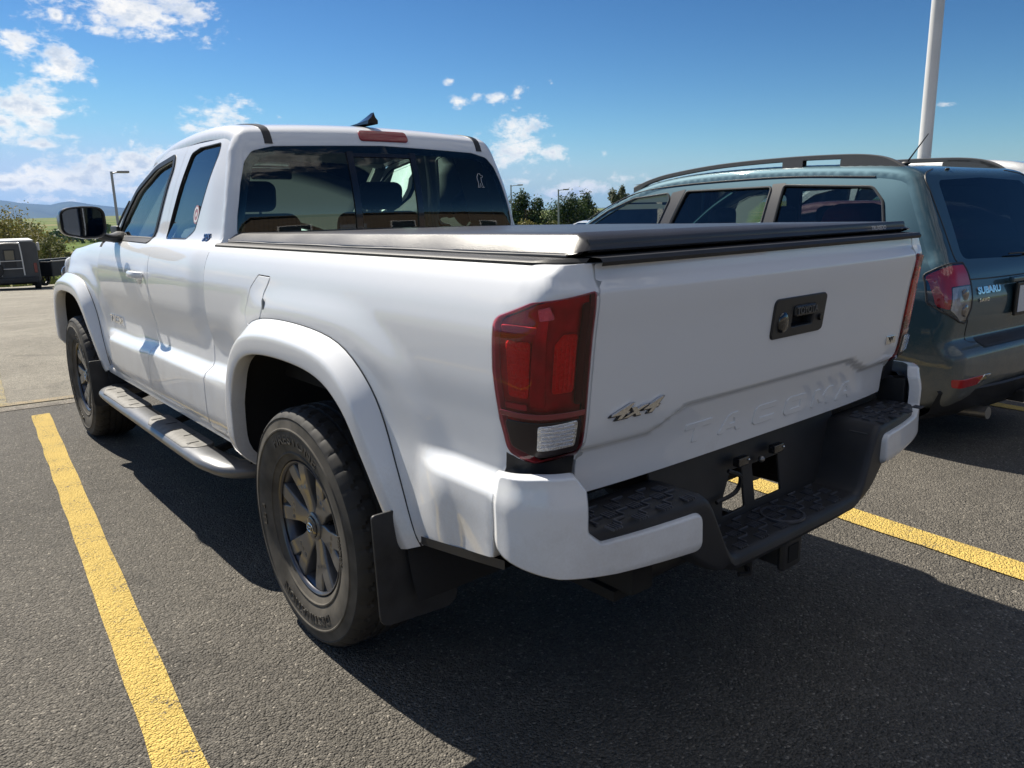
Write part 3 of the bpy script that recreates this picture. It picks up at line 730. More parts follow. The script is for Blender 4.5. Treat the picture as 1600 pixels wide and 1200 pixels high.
for s in (-1, 1):
    # ---- bed side
    arch = [(y, z) for y, z in ARCH_MID]
    outl = fillet([(.876,1.243,.004),(.876,.51,.03),(.60,.49,0)]+[(a[0], a[1], 0) for a in arch]+[(-.64,.552,.01),(-.95,.612,0),(-.955,.822,0),(-1.198,.822,0),(-1.200,1.243,.006)], r=0)
    lamp = fillet([(-.930,1.03,.0),(-.930,1.135,.03),(-1.03,1.172,.05),(-1.193,1.192,.008),(-1.193,.840,.004),(-1.07,.832,.03),(-.968,.852,.035),(-.945,.92,.03)], n=6)
    fuel = fillet([(.345,1.165,.02),(.235,1.163,.012),(.280,1.10,.03),(.278,1.055,.03),(.315,1.00,.05),(.44,.985,.05),(.455,1.03,.04),(.405,1.12,.03)], n=6)
    bs = panel('bed_side', outl, bed_fn(s), WHITE, truck, holes=[lamp] + ([fuel] if s < 0 else []), step=.022, hint=HX[s], depth=.02)
    if s < 0:
        def shrink(P, d):
            P = P if area2(P) > 0 else P[::-1]; o = []
            for i in range(len(P)):
                t = Vector((P[(i+1) % len(P)][0]-P[i-1][0], P[(i+1) % len(P)][1]-P[i-1][1])).normalized(); o.append((P[i][0]-t.y*d, P[i][1]+t.x*d))
            return o
        fd = panel('fuel_door', shrink(fuel, .0068), bed_fn(s), WHITE, bs, step=.02, hint=HX[s], depth=.012, offset=.0008, rnd_=.002)
        panel('fuel_door_backing', shrink(fuel, -.004), bed_fn(s), DARK, bs, step=.03, hint=HX[s], offset=-.008, flange=False)  # dark backing added so the fuel door gap reads as shaded
        # finger dimple at the fuel door's rear edge, its shade put into the grey
        MB().ellipsoid((-Wt(.272, 1.075)-.001, .272, 1.068), (.0035, .012, .024)).build('finger_recess', mat('recess_shade', (.16,.17,.18), rough=.5), bs)
    # dark sheets behind the gaps, their shade put into the colour
    MB().grid([[Vector((s*(Wt(y, z)-.011), y, z)) for y in np.linspace(.91, .66, 12)] for z in np.linspace(.55, 1.22, 60)]).build('inner_panel', DARK, truck)
    MB().grid([[bed_fn(s)(u, z)+Vector((-s*.020, .022, 0)) for u in np.linspace(-.90, -1.19, 12)] for z in np.linspace(.845, 1.235, 10)]).build('lamp_pocket', DARK, truck)
    # ---- fender flares
    for y0, nm in ((0, 'fender_flare'), (WB, 'fender_flare')):
        rows = []
        for i, (po, pi_) in enumerate(zip(ARCH_OUT, ARCH_IN)):
            t = i/(len(ARCH_OUT)-1); tail = sst(0, .09, t)*sst(1.02, .66, t)
            row = []
            wo = Wt(y0+po[0], po[1])
            if y0 == 0 and True: wo = Wt(po[0], po[1])
            xm = .910+.006*sin(pi*t); xm = wo+.01+(xm-wo-.01)*(.34+.66*tail)
            for b, f in ((-.02, None), (0, .04), (.02, .12), (.12, .34), (.24, .60), (.36, .86), (.42, .95), (.48, .985), (.56, 1.0), (.75, 1.0), (.92, .985), (.97, .965), (1.0, .90)):
                q = (po[0]+(pi_[0]-po[0])*b, po[1]+(pi_[1]-po[1])*b)
                if f is None: x = wo-.012
                else: x = wo+(xm-wo)*f
                row.append(Vector((s*x, y0+q[0], q[1])))
            xe = row[-1].x
            row.append(Vector((xe-s*.03, y0+pi_[0]*1.005, pi_[1]-.002 if pi_[1] > .8 else pi_[1])))
            row.append(Vector((xe-s*.050, y0+pi_[0]*1.01, pi_[1]+.004 if pi_[1] > .8 else pi_[1])))
            rows.append(row)
        flo = MB().grid(rows, flip=(s < 0)).build(nm, WHITE, truck, ang=60)
        MB().tube([q[1]+Vector((s*-.001, 0, 0)) for q in rows], .0022, n=5).build('flare_gasket', BLACKP, flo, wn=False)
        # wheel-house liner
        rows = []
        for i, pi_ in enumerate(ARCH_IN+[(-.56, .42)]):
            rows.append([Vector((s*x, y0+pi_[0]*k, .40+(pi_[1]-.40)*k)) for x, k in ((.86, 1.02), (.80, 1.06), (.60, 1.10), (.40, 1.08))])
        rows.append([Vector((s*x, y0-.60, .36)) for x in (.86, .80, .60, .40)])
        o = MB().grid(rows).build('wheel_arch_liner', LINER, truck)
        MB().grid([[Vector((s*.40, y0+a, b)) for a in np.linspace(-.62, .62, 6)] for b in np.linspace(.42, 1.0, 5)]).build('inner_wing', LINER, truck)
    # mud flaps
    for yb, zt in ((-.535, .60), (2.715, .56)):
        P = fillet([(-.945,zt,.01),(-.948,.300,.03),(-.705,.285,.045),(-.70,zt,.01)], n=4)
        panel('mud_flap', [(p[0]*1.0, p[1]) for p in P], (lambda sx, y_: lambda u, v: Vector((sx*-1*u, y_-.02*(zt-v)/.3, v)))(s, yb), mat('mudflap_rubber', (.030,.031,.034), rough=.55, bump=(150,.3,.001), vary=(14,.35)), truck, step=.05, hint=Vector((0, 1, 0)), depth=.007, rnd_=.002)
    # ---- cab side: front door, rear-hinged access door
    fdoor = fillet([(2.595,1.225,.01),(2.655,1.05,.3),(2.675,.80,.3),(2.655,.62,.10),(2.58,.555,.06),(1.66,.545,.01),(1.672,.62,.05),(1.655,.76,.15),(1.668,.96,.3),(1.652,1.15,.2),(1.655,1.235,.1),(1.515,1.672,.012),(1.80,1.662,.1),(2.05,1.585,.3),(2.30,1.455,.3)], n=4)
    fwin = fillet([(2.455,1.268,.02),(2.37,1.36,.2),(2.19,1.49,.3),(1.93,1.588,.3),(1.68,1.622,.015),(1.66,1.58,.05),(1.795,1.262,.02)], n=5)
    fd_ = panel('front_door', fdoor, side_fn(s, True), WHITE, truck, holes=[fwin], step=.024, hint=HX[s])
    adoor = fillet([(1.650,1.235,.1),(1.510,1.672,.012),(1.25,1.680,.2),(1.04,1.676,.05),(.962,1.652,.05),(.925,1.48,.2),(.903,1.28,.2),(.892,1.10,.2),(.888,.80,.2),(.888,.62,.05),(.886,.548,.03),(1.652,.545,.02),(1.664,.62,.05),(1.647,.76,.15),(1.660,.96,.3),(1.644,1.15,.2)], n=4)
    awin = fillet([(1.600,1.262,.025),(1.575,1.33,.05),(1.437,1.630,.045),(1.34,1.648,.05),(1.075,1.650,.03),(1.075,1.60,.05),(1.215,1.30,.05),(1.30,1.262,.06)], n=5)
    ad_ = panel('access_door', adoor, side_fn(s, True), WHITE, truck, holes=[awin], step=.024, hint=HX[s])
    MB().grid([[Vector((s*(Wt(y, z, True)-.011), y, z)) for y in np.linspace(2.70, .89, 60)] for z in np.linspace(.56, 1.23, 60)]).build('door_inner_panel', DARK, truck)  # dark sheet set close so the door gaps read as shade
    panel('door_window', shrink(fwin, -.012) if s < 0 else shrink(fwin, -.012), side_fn(s, True), GL_SIDE, fd_, step=.06, hint=HX[s], offset=-.012, flange=False)
    panel('door_window', shrink(awin, -.012), side_fn(s, True), GL_PRIV, ad_, step=.06, hint=HX[s], offset=-.008, flange=False)
    # seals: driver window has a broad black surround, the quarter window a thin one
    fs = side_fn(s, True)
    def ring(P, w, off, h): 
        Q = resample(P, .03); n = len(Q); rows = []
        sgn = 1 if area2(Q) > 0 else -1
        for i in range(n):
            t = Vector((Q[(i+1) % n][0]-Q[i-1][0], Q[(i+1) % n][1]-Q[i-1][1])).normalized(); nx = (t.y*sgn, -t.x*sgn)
            row = []
            for k, dd in ((0, -.006), (0, h), (1, h), (1, -.006)):
                p = fs(Q[i][0]+nx[0]*(w*k-.004), Q[i][1]+nx[1]*(w*k-.004)); row.append(p+Vector((s*(off+dd), 0, 0)))
            rows.append(row)
        return MB().grid(rows, closed_v=True, closed_u=True)
    ring(fwin, .024, .0, .005).build('window_seal', BLACKP, fd_)
    ring(awin, .004, -.002, .003).build('window_seal', BLACKP, ad_)
    # black A-pillar edge ahead of the driver window
    pil = [(2.60,1.235),(2.52,1.30),(2.40,1.395),(2.26,1.49),(2.20,1.525)]
    MB().tube([fs(a, b)+Vector((s*-.002, 0, 0)) for a, b in spline([(2.63,1.232),(2.52,1.312),(2.42,1.385),(2.33,1.442)], 4)], .007, n=8).build('pillar_trim', BLACKP, fd_)
    MB().tube([Vector((s*(Wt(y, 1.262, True)+.001), y, 1.258)) for y in np.linspace(2.50, 1.80, 8)], .009, n=8).build('belt_moulding', BLACKP, fd_)
    # mirror patch
    MB().box((s*.768, 2.47, 1.285), (.02, .14, .07), .01).build('mirror_mount', BLACKP, fd_)
    # door handle, cup, chrome-look lever
    hy, hz = 1.800, 1.085; hx = Wt(hy, hz, True)
    rx = Matrix.Rotation(0, 3, 'X')
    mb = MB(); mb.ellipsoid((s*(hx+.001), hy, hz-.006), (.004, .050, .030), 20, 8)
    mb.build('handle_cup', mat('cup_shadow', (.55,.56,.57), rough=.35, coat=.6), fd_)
    pts = [(hx+.004, hy+.085, hz+.008), (hx+.030, hy+.060, hz+.012), (hx+.038, hy, hz+.014), (hx+.032, hy-.055, hz+.012), (hx+.006, hy-.085, hz+.008)]
    h = MB().tube([Vector((s*a, b, c)) for a, b, c in spline(pts, 4)], .014, n=10, flat=(1.15, .7)).build('door_handle', WHITE, fd_)
    MB().ellipsoid((s*(hx+.036), hy-.05, hz+.014), (.004, .006, .006), 10, 6).build('lock_barrel', STEEL, h)
    # rocker below the doors
    MB().grid([[Vector((s*w, y, z)) for y in np.linspace(2.64, .60, 12)] for w, z in ((.835,.545),(.858,.536),(.862,.522),(.855,.500),(.80,.478),(.72,.475))]).build('rocker_panel', WHITE, truck)
    # front fender
    ff_arch = [(WB+a, b) for a, b in ARCH_MID][::-1]
    def fen_fn(s_):
        def f(u, v):
            zt = 1.225-.055*sst(2.7, 3.6, u)-.075*sst(3.5, 4.15, u)
            k = 1.243-zt
            vv = v+k*sst(.85, zt, v)
            w = Wt(u, vv)
            return Vector((s_*w, u, v))
        return f
    top = [(y, 1.228-.055*sst(2.7, 3.6, y)-.075*sst(3.5, 4.15, y)) for y in np.linspace(4.15, 2.602, 14)]
    fo = [(2.662,.62)]+[p for p in ff_arch]+[(3.90,.52),(4.05,.60),(4.15,.80)]+top+[(2.661,1.05),(2.681,.80)]
    panel('front_fender', fo, fen_fn(s), WHITE, truck, step=.028, hint=HX[s])
    MB().grid([[fen_fn(s)(y, z)+Vector((-s*.03, 0, 0)) for y in np.linspace(2.9, 2.6, 12)] for z in np.linspace(.60, 1.2, 40)]).build('fender_inner_panel', DARK, truck)

# ---- inner bodies
mb = MB(); mb.box((0, 1.74, .80), (1.50, 1.70, .48), .02); mb.box((0, 3.35, .80), (.78, 1.45, .55), .03); mb.build('cab_floor', DARK, truck)
MB().box((0, -.075, .985), (1.38, 1.79, .44), .01).build('cargo_bed', DARK, truck)

# ---- cab shell: roof, rear wall and corners as one bent sheet
rp = spline([(2.06,1.688),(1.75,1.732),(1.40,1.750),(1.16,1.746),(1.02,1.730),(.948,1.704),(.916,1.656),(.902,1.60),(.882,1.53),(.864,1.45),(.852,1.37),(.848,1.28),(.847,1.18),(.847,1.05)], 8)
cum = [0]
for a, b in zip(rp, rp[1:]): cum.append(cum[-1]+hypot(a[0]-b[0], a[1]-b[1]))
TOT = cum[-1]
_hw = table([(1.05,.790),(1.20,.775),(1.30,.742),(1.40,.722),(1.50,.700),(1.60,.674),(1.66,.655),(1.70,.645),(1.76,.640)])
def prof(v):
    v = max(0, min(TOT, v)); i = 0
    while i < len(cum)-2 and v > cum[i+1]: i += 1
    t = (v-cum[i])/(cum[i+1]-cum[i]); return Vector((rp[i][0]+(rp[i+1][0]-rp[i][0])*t, rp[i][1]+(rp[i+1][1]-rp[i][1])*t))
def shell(u, v):
    """u across (|u| < 1.35 in units of arc), v along the roof and down the rear wall."""
    p = prof(v); a = prof(v-.02); b = prof(v+.02); tg = (b-a).normalized(); n = Vector((tg.y, -tg.x))   # inward normal
    if n.dot(Vector((1.6, 1.3))-p) < 0: n = -n
    hw = _hw(p.y); r = .085
    hw = _hw(p.y)-.004; r = .055; au = abs(u); sg = 1 if u >= 0 else -1
    crown = .035*(min(au, hw)/hw)**2
    if au < hw-r: x = au; d = 0
    elif au < hw-r+r*pi/2:
        th = (au-(hw-r))/r; x = hw-r+r*sin(th); d = r*(1-cos(th))
    else: x = hw; d = r+(au-(hw-r+r*pi/2))
    dd = crown*.7+min(d, .20)*.80
    return Vector((sg*x, p.x+n.x*dd, p.y+n.y*dd))
def v_at_z(z):
    for i in range(len(rp)-1, 0, -1):
        if rp[i][1] <= z <= rp[i-1][1] and rp[i][0] < 1.0: return cum[i]-(z-rp[i][1])/(rp[i-1][1]-rp[i][1])*(cum[i]-cum[i-1])
    return TOT
vz = v_at_z
gl = fillet([(-.702,vz(1.27),.03),(-.690,vz(1.36),.2),(-.660,vz(1.48),.2),(-.628,vz(1.570),.06),(-.590,vz(1.612),.05),(-.50,vz(1.632),.08),(0,vz(1.645),0),(.50,vz(1.632),.08),(.590,vz(1.612),.05),(.628,vz(1.570),.06),(.660,vz(1.48),.2),(.690,vz(1.36),.2),(.702,vz(1.27),.03),(0,vz(1.265),0)], n=6)
UW = .765
cabo = panel('cab_shell', [(_hw(prof(v).y)+.042, v) for v in np.linspace(0, TOT, 60)]+[(-_hw(prof(v).y)-.042, v) for v in np.linspace(TOT, 0, 60)], shell, WHITE, truck, holes=[gl], step=.024, sign=-1, flange=True, depth=.012)
def shell_off(d):
    def f(u, v):
        e = .004; a = shell(u+e, v)-shell(u-e, v); b = shell(u, v+e)-shell(u, v-e); n = a.cross(b).normalized()
        p = shell(u, v)
        if n.dot(p-Vector((0, 1.6, 1.2))) < 0: n = -n
        return p+n*d
    return f
# rear window: fixed panes either side of a slider, black frame
fr = [(-.155,vz(1.598)),(.135,vz(1.598)),(.135,vz(1.255)),(-.155,vz(1.255))]
inner = fillet([(-.672,vz(1.275),.03),(-.658,vz(1.36),.2),(-.628,vz(1.47),.2),(-.595,vz(1.552),.06),(-.55,vz(1.588),.05),(-.48,vz(1.602),.06),(0,vz(1.612),0),(.48,vz(1.602),.06),(.55,vz(1.588),.05),(.595,vz(1.552),.06),(.628,vz(1.47),.2),(.658,vz(1.36),.2),(.672,vz(1.275),.03)], n=6)
rw = panel('rear_window', shrink(gl, .002), shell_off(-.002), GL_REAR, truck, step=.04, sign=-1, flange=False)
panel('window_frit', shrink(gl, .001), shell_off(-.0035), BLACKG, rw, holes=[inner], step=.03, sign=-1, flange=False)
mb = MB()
for u in (-.168, .148):
    mb.grid([[shell_off(dd)(u+du, v) for du, dd in ((-.017, -.004), (-.015, .004), (.015, .004), (.017, -.004))] for v in np.linspace(vz(1.615), vz(1.27), 9)])
mb.grid([[shell_off(dd)(u, vz(1.60)+dv) for dv, dd in ((-.010, -.004), (-.008, .003), (.008, .003), (.010, -.004))] for u in np.linspace(-.168, .148, 7)])
mb.build('slider_frame', BLACKG, rw)
# small outline decal: a standing figure drawn with a white line
dec = [(-.02,-.045),(-.012,-.045),(-.012,-.012),(-.016,.02),(-.006,.042),(.006,.045),(.014,.034),(.028,.030),(.026,.022),(.014,.020),(.012,-.004),(.020,-.040),(.030,-.045),(.010,-.045),(.002,-.018),(-.004,-.045)]
MB().tube([shell_off(.0015)(.515+a*.85, vz(1.50)-b*.75) for a, b in dec], .0013, n=5, closed=True, cap=False).build('window_decal', mat('decal_white', (.75,.76,.78), rough=.6), rw)
# roof ditch strips
for s in (-1, 1):
    mb = MB(); mb.grid([[shell_off(dd)(s*(.530+w)+.017, v) for w, dd in ((-.018, -.002), (-.015, .0035), (.015, .0035), (.018, -.002))] for v in np.linspace(.02, vz(1.640), 40)])
    mb.build('roof_strip', BLACKP, truck)
# high brake lamp
bl = fillet([(-.097,vz(1.700),.014),(.133,vz(1.700),.014),(.138,vz(1.664),.012),(-.102,vz(1.664),.012)], n=4)
MB().add([], [])
hb = panel('high_brake_light', bl, shell_off(.010), mat('brake_lens', (.30,.008,.012), rough=.12, coat=1.0, bump=(300,.25,.002)), truck, step=.02, sign=-1, depth=.016, rnd_=.005)
# antenna fin
rows = []
for t in np.linspace(0, 1, 10):
    y = 1.20-.22*t; hgt = .006+.048*t**1.4*(1 if t < .93 else .86); w = .034*(1-.25*t)
    rows.append([Vector((w*cos(a)*(1 if sin(a) < .35 else (1-sin(a))*.9+.12), y-.012*max(0, sin(a)), 1.742+max(0, sin(a))*hgt)) for a in np.linspace(0, pi, 11)])
MB().grid(rows).add([r for r in rows[-1]], [tuple(range(11))]).build('roof_antenna', BLACKG, truck)

# ---- windshield, pillars
def ws(u, v):
    t = v; hw = .72-.10*t; x = u*hw
    return Vector((x, 2.80-.74*t-.17*(u*u)*(1-.45*t), 1.205+.480*t-.045*u*u*t-.01*u*u))
panel('windshield', [(-1,0),(1,0),(1,1),(-1,1)], ws, GL_WIND, truck, step=.12, hint=Vector((0, -.5, -.8)), flange=False)
for s in (-1, 1):
    MB().tube([ws(s*1.0, t)+Vector((s*.012, .005, .002)) for t in np.linspace(-.02, .96, 8)], .018, n=10, flat=(.7, 1.2)).build('front_pillar', WHITE, truck)
    MB().tube([ws(s*.97, t)+Vector((0, -.02, -.012)) for t in np.linspace(0, 1.0, 6)], .028, n=8).build('pillar_lining', mat('grey_lining', (.22,.22,.21), rough=.9), truck)
MB().tube([ws(u, 1.0)+Vector((0, -.02, -.006)) for u in np.linspace(-.97, .97, 11)], .020, n=8).build('windshield_header', WHITE, truck)
# hood
def hood(u, v):
    z = 1.235-.055*sst(2.7, 3.6, v)-.085*sst(3.4, 4.2, v)-.055*(abs(u)/.80)**4
    return Vector((u*(1-.10*sst(3.3, 4.2, v)), v, z+.012*sst(.30, .42, abs(u))*sst(4.2, 3.6, v)))
panel('hood', fillet([(-.772,2.66),(-.775,3.3),(-.76,3.9),(-.66,4.16,.1),(.66,4.16,.1),(.76,3.9),(.775,3.3),(.772,2.66)], .02), hood, WHITE, truck, step=.045, hint=Vector((0, 0, -1)))
MB().box((0, 2.72, 1.185), (1.46, .18, .03), .01).build('cowl', BLACKP, truck)
# front end
def nose(u, v): return Vector((u, 4.165-.14*(abs(u)/.8)**3-.05*abs(v-.85), v))
panel('front_bumper', fillet([(-.84,.50,.05),(.84,.50,.05),(.86,.74,.03),(-.86,.74,.03)], n=4), lambda u, v: Vector((u, 4.20-.17*(abs(u)/.8)**3, v)), WHITE, truck, step=.06, hint=Vector((0, -1, 0)), depth=.12, rnd_=.02)
panel('grille', fillet([(-.46,.76,.06),(.46,.76,.06),(.52,1.06,.08),(-.52,1.06,.08)], n=4), nose, mat('grille_mesh', (.03,.03,.032), rough=.5, bump=(90,1,.01)), truck, step=.06, hint=Vector((0, -1, 0)), depth=.05, offset=.01)
panel('front_panel', fillet([(-.80,.74,.03),(.80,.74,.03),(.76,1.10,.05),(-.76,1.10,.05)], n=4), nose, WHITE, truck, step=.06, hint=Vector((0, -1, 0)), depth=.05)
for s in (-1, 1):
    panel('headlight', fillet([(s*.52,.90,.02),(s*.78,.86,.03),(s*.79,1.04,.05),(s*.55,1.06,.03)], n=4), nose, mat('headlamp_clear', (.55,.57,.6), rough=.08, metal=.6, coat=1), truck, step=.05, hint=Vector((0, -1, 0)), offset=.012, depth=.03)

# ---- tailgate
tgh = fillet([(-.082,1.022,.012),(.152,1.022,.012),(.152,1.110,.012),(-.082,1.110,.012)], n=4)
TG = lambda u, v: Vector((u, Ytg(u, v), v))
tg = panel('tailgate', fillet([(-.706,.735,.012),(.706,.735,.012),(.706,1.243,.008),(-.706,1.243,.008)], n=4), TG, WHITE, truck, holes=[tgh], step=.014, hint=Vector((0, 1, 0)), depth=.03)
# embossed model lettering on the recessed lower band
GLY = {'T': ([(0,1),(1,1),(1,.74),(.62,.74),(.62,0),(.38,0),(.38,.74),(0,.74)], None),
       'A': ([(0,0),(.28,.9),(.38,1),(.62,1),(.72,.9),(1,0),(.76,0),(.70,.20),(.30,.20),(.24,0)], [(.37,.42),(.63,.42),(.55,.76),(.45,.76)]),
       'C': ([(1,.74),(1,.90),(.90,1),(.12,1),(0,.85),(0,.15),(.12,0),(.90,0),(1,.10),(1,.26),(.24,.26),(.24,.74)], None),
       'O': ([(.12,0),(.88,0),(1,.15),(1,.85),(.88,1),(.12,1),(0,.85),(0,.15)], [(.24,.26),(.76,.26),(.76,.74),(.24,.74)]),
       'M': ([(0,0),(0,1),(.26,1),(.5,.50),(.74,1),(1,1),(1,0),(.78,0),(.78,.56),(.60,.18),(.40,.18),(.22,.56),(.22,0)], None)}
for ch, xc in zip('TACOMA', (-.312, -.166, -.013, .140, .290, .428)):
    o_, h_ = GLY[ch]; w_, hh_ = .104, .050; zb = .781-(xc+.31)*.024
    tr = lambda P: [(xc+(a-.5)*w_+b*.010, zb+b*hh_) for a, b in P]
    panel('embossed_letter', fillet(tr(o_), .003, n=2), TG, WHITE, tg, holes=[fillet(tr(h_), .003, n=2)] if h_ else [], step=.007, hint=Vector((0, 1, 0)), offset=.0034, depth=.006, rnd_=.0026)
# handle
hnd = MB().box((.013, -1.094, 1.065), (.286, .03, .110), .012, seg=3)
# bezel as a frame around the recess
def bz(u, v): return Vector((u, -1.118-.006*sst(1.1, 1.02, v)*0-.004, v))
rec = fillet([(-.005,1.036,.010),(.105,1.036,.010),(.105,1.096,.010),(-.005,1.096,.010)], n=4)
hb_ = panel('tailgate_handle', fillet([(-.087,1.016,.014),(.157,1.016,.014),(.157,1.115,.014),(-.087,1.115,.014)], n=5), lambda u, v: Vector((u, Ytg(u, v)-.006, v)), mat('handle_plastic', (.020,.022,.026), rough=.42, bump=(300,.15,.001)), tg, holes=[rec], step=.02, hint=Vector((0, 1, 0)), depth=.03, rnd_=.004)
MB().box((.050, -1.070, 1.065), (.125, .02, .075), .004).build('handle_recess', mat('pit_black', (.004,.004,.005), rough=.8), hb_)
MB().box((.052, -1.110, 1.080), (.100, .022, .031), .007, seg=3).build('release_lever', mat('lever_plastic', (.026,.027,.030), rough=.35), hb_)
text_mb('TOYOTA', .026, lambda a, b, c: Vector((.053+a, -1.1215-max(c, 0), 1.080+b)), extrude=.003, xs=.95, bold=.0005).build('lettering', mat('letter_grey', (.075,.078,.083), rough=.35), hb_)
MB().ellipsoid((-.046, -1.110, 1.056), (.022, .012, .028), 20, 10, .8).build('camera_dome', mat('dome_black', (.008,.009,.012), rough=.12, coat=1), hb_)
MB().lathe([(.0001,-.1195),(.008,-.1195),(.009,-.118),(.009,-.110)], c=(.133, -1.0, 1.052), axis='y', n=18).build('lock_barrel', mat('lock_dark', (.01,.01,.01), rough=.3), hb_)
# badges
def badge(txt, xc, zc, size, xs, parent, fn, shear=0., ex=.003, spacing=1.0, m=CHROME, bold=.001, name='badge'):
    return text_mb(txt, size, lambda a, b, c: fn(xc+a, zc+b)+Vector((0, -.003-c-.002, 0)), extrude=ex, xs=xs, shear=shear, spacing=spacing, bold=bold).build(name, m, parent, ang=20)
bk = mat('badge_black', (.02,.02,.022), rough=.3, coat=.5)
text_mb('4x4', .044, lambda a, b, c: TG(-.588+a, .916+b)+Vector((0, -.002-c, 0)), extrude=.0025, xs=2.2, shear=.5, bold=.0020).build('badge_base', bk, tg, ang=20)
text_mb('4x4', .043, lambda a, b, c: TG(-.588+a, .9182+b)+Vector((0, -.005-c, 0)), extrude=.003, xs=2.2, shear=.5, bold=.0008).build('badge', CHROME, tg, ang=20)
MB().box((.630, Ytg(.63, .925)-.004, .925), (.060, .006, .026), .002).build('badge', CHROME, tg)
text_mb('V6', .026, lambda a, b, c: TG(.632+a, .925+b)+Vector((0, -.007-c, 0)), extrude=.001, xs=1.2).build('badge_lettering', bk, tg, ang=20)
# black cap along the top of the tailgate
rows = [[Vector((x, y, z)) for x in np.linspace(-.712, .712, 9)] for y, z in ((-1.112,1.240),(-1.115,1.248),(-1.108,1.256),(-1.06,1.258),(-1.02,1.257),(-1.02,1.24))]
MB().grid(rows).build('tailgate_cap', BLACKP, tg)
MB().box((0, -.985, .99), (1.38, .02, .46)).build('tailgate_inner', DARK, tg)

# ---- bed rails and soft cover
for s in (-1, 1):
    rows = []
    for y in np.linspace(.862, -1.082, 44):
        w = Wt(max(y, -1.02), 1.243); kk = max(0, (-1.0-y)/.082); w = w*(1-kk**2)+.722*kk**2
        rows.append([Vector((s*(w+a), y, z)) for a, z in ((.001, 1.238), (.002, 1.248), (-.006, 1.2545), (-.05, 1.256), (-.10, 1.256), (-.11, 1.24))])
    MB().grid(rows).build('bed_rail_cap', BLACKP, truck)
# cover: long vinyl sheet, rolled sides, slight sag between the bows, puckered edge
def cov_row(y):
    e = .003*sin(y*9.3)+.002*sin(y*23+1); h = 1.284+.012*(.88-y)/1.95
    sag = .0022*sin((y+1.0)*pi/.47)
    half = [(-.722, 1.256), (-.735+e*.6, 1.2575), (-.7375+e*.5, 1.260), (-.735+e*.6, 1.2635), (-.708+e*.3, h-.004), (-.699, h-.0005), (-.68, h+.002+sag*.3), (-.5, h+.003+sag), (-.2, h+.005+sag), (0, h+.006+sag)]
    full = half+[(-a, b) for a, b in half[:-1][::-1]]
    return [Vector((a, y, b-a*.010*(b-1.255)/.04)) for a, b in full]
ys = list(np.linspace(.868, -1.035, 70))
rows = [cov_row(y) for y in ys]
endz = rows[-1]
for dy, k in ((-.018, .25), (-.030, .60), (-.034, .95)):
    rows.append([Vector((p.x*(1-.004*k), -1.035+dy, p.z-(p.z-1.268)*k)) for p in endz])
first = rows[0]; rows = [[Vector((p.x*.995, .874, 1.268)) for p in first]]+rows
covo = MB().grid(rows).build('bed_cover', VINYL, truck, ang=70)
# seam and hem along the cover side, clamp bar under it
for s in (-1, 1):
    MB().tube([Vector((s*.7385, y, 1.2585+.0008*sin(y*11))) for y in np.linspace(.86, -1.04, 50)], .0032, n=6).build('cover_hem', mat('hem_grey', (.09,.09,.095), rough=.5), covo)
    MB().box((s*.722, -.085, 1.258), (.022, 1.90, .006), .002).build('cover_rail', mat('alu_dark', (.16,.16,.165), rough=.35, metal=.8), covo)
# sharp raised bar at the tail with a tucked corner
MB().tube([Vector((x, -1.060, 1.278)) for x in np.linspace(-.70, .70, 12)], .0125, n=10, flat=(1.1, .5)).build('cover_tail_bar', VINYL, covo)
text_mb('TRUXEDO', .017, lambda a, b, c: Vector((.515+a, -1.0735-max(c, 0)*.3, 1.276+b)), extrude=.001, xs=1.15, bold=.0004).build('cover_label', mat('label_grey', (.55,.55,.56), rough=.6), covo)

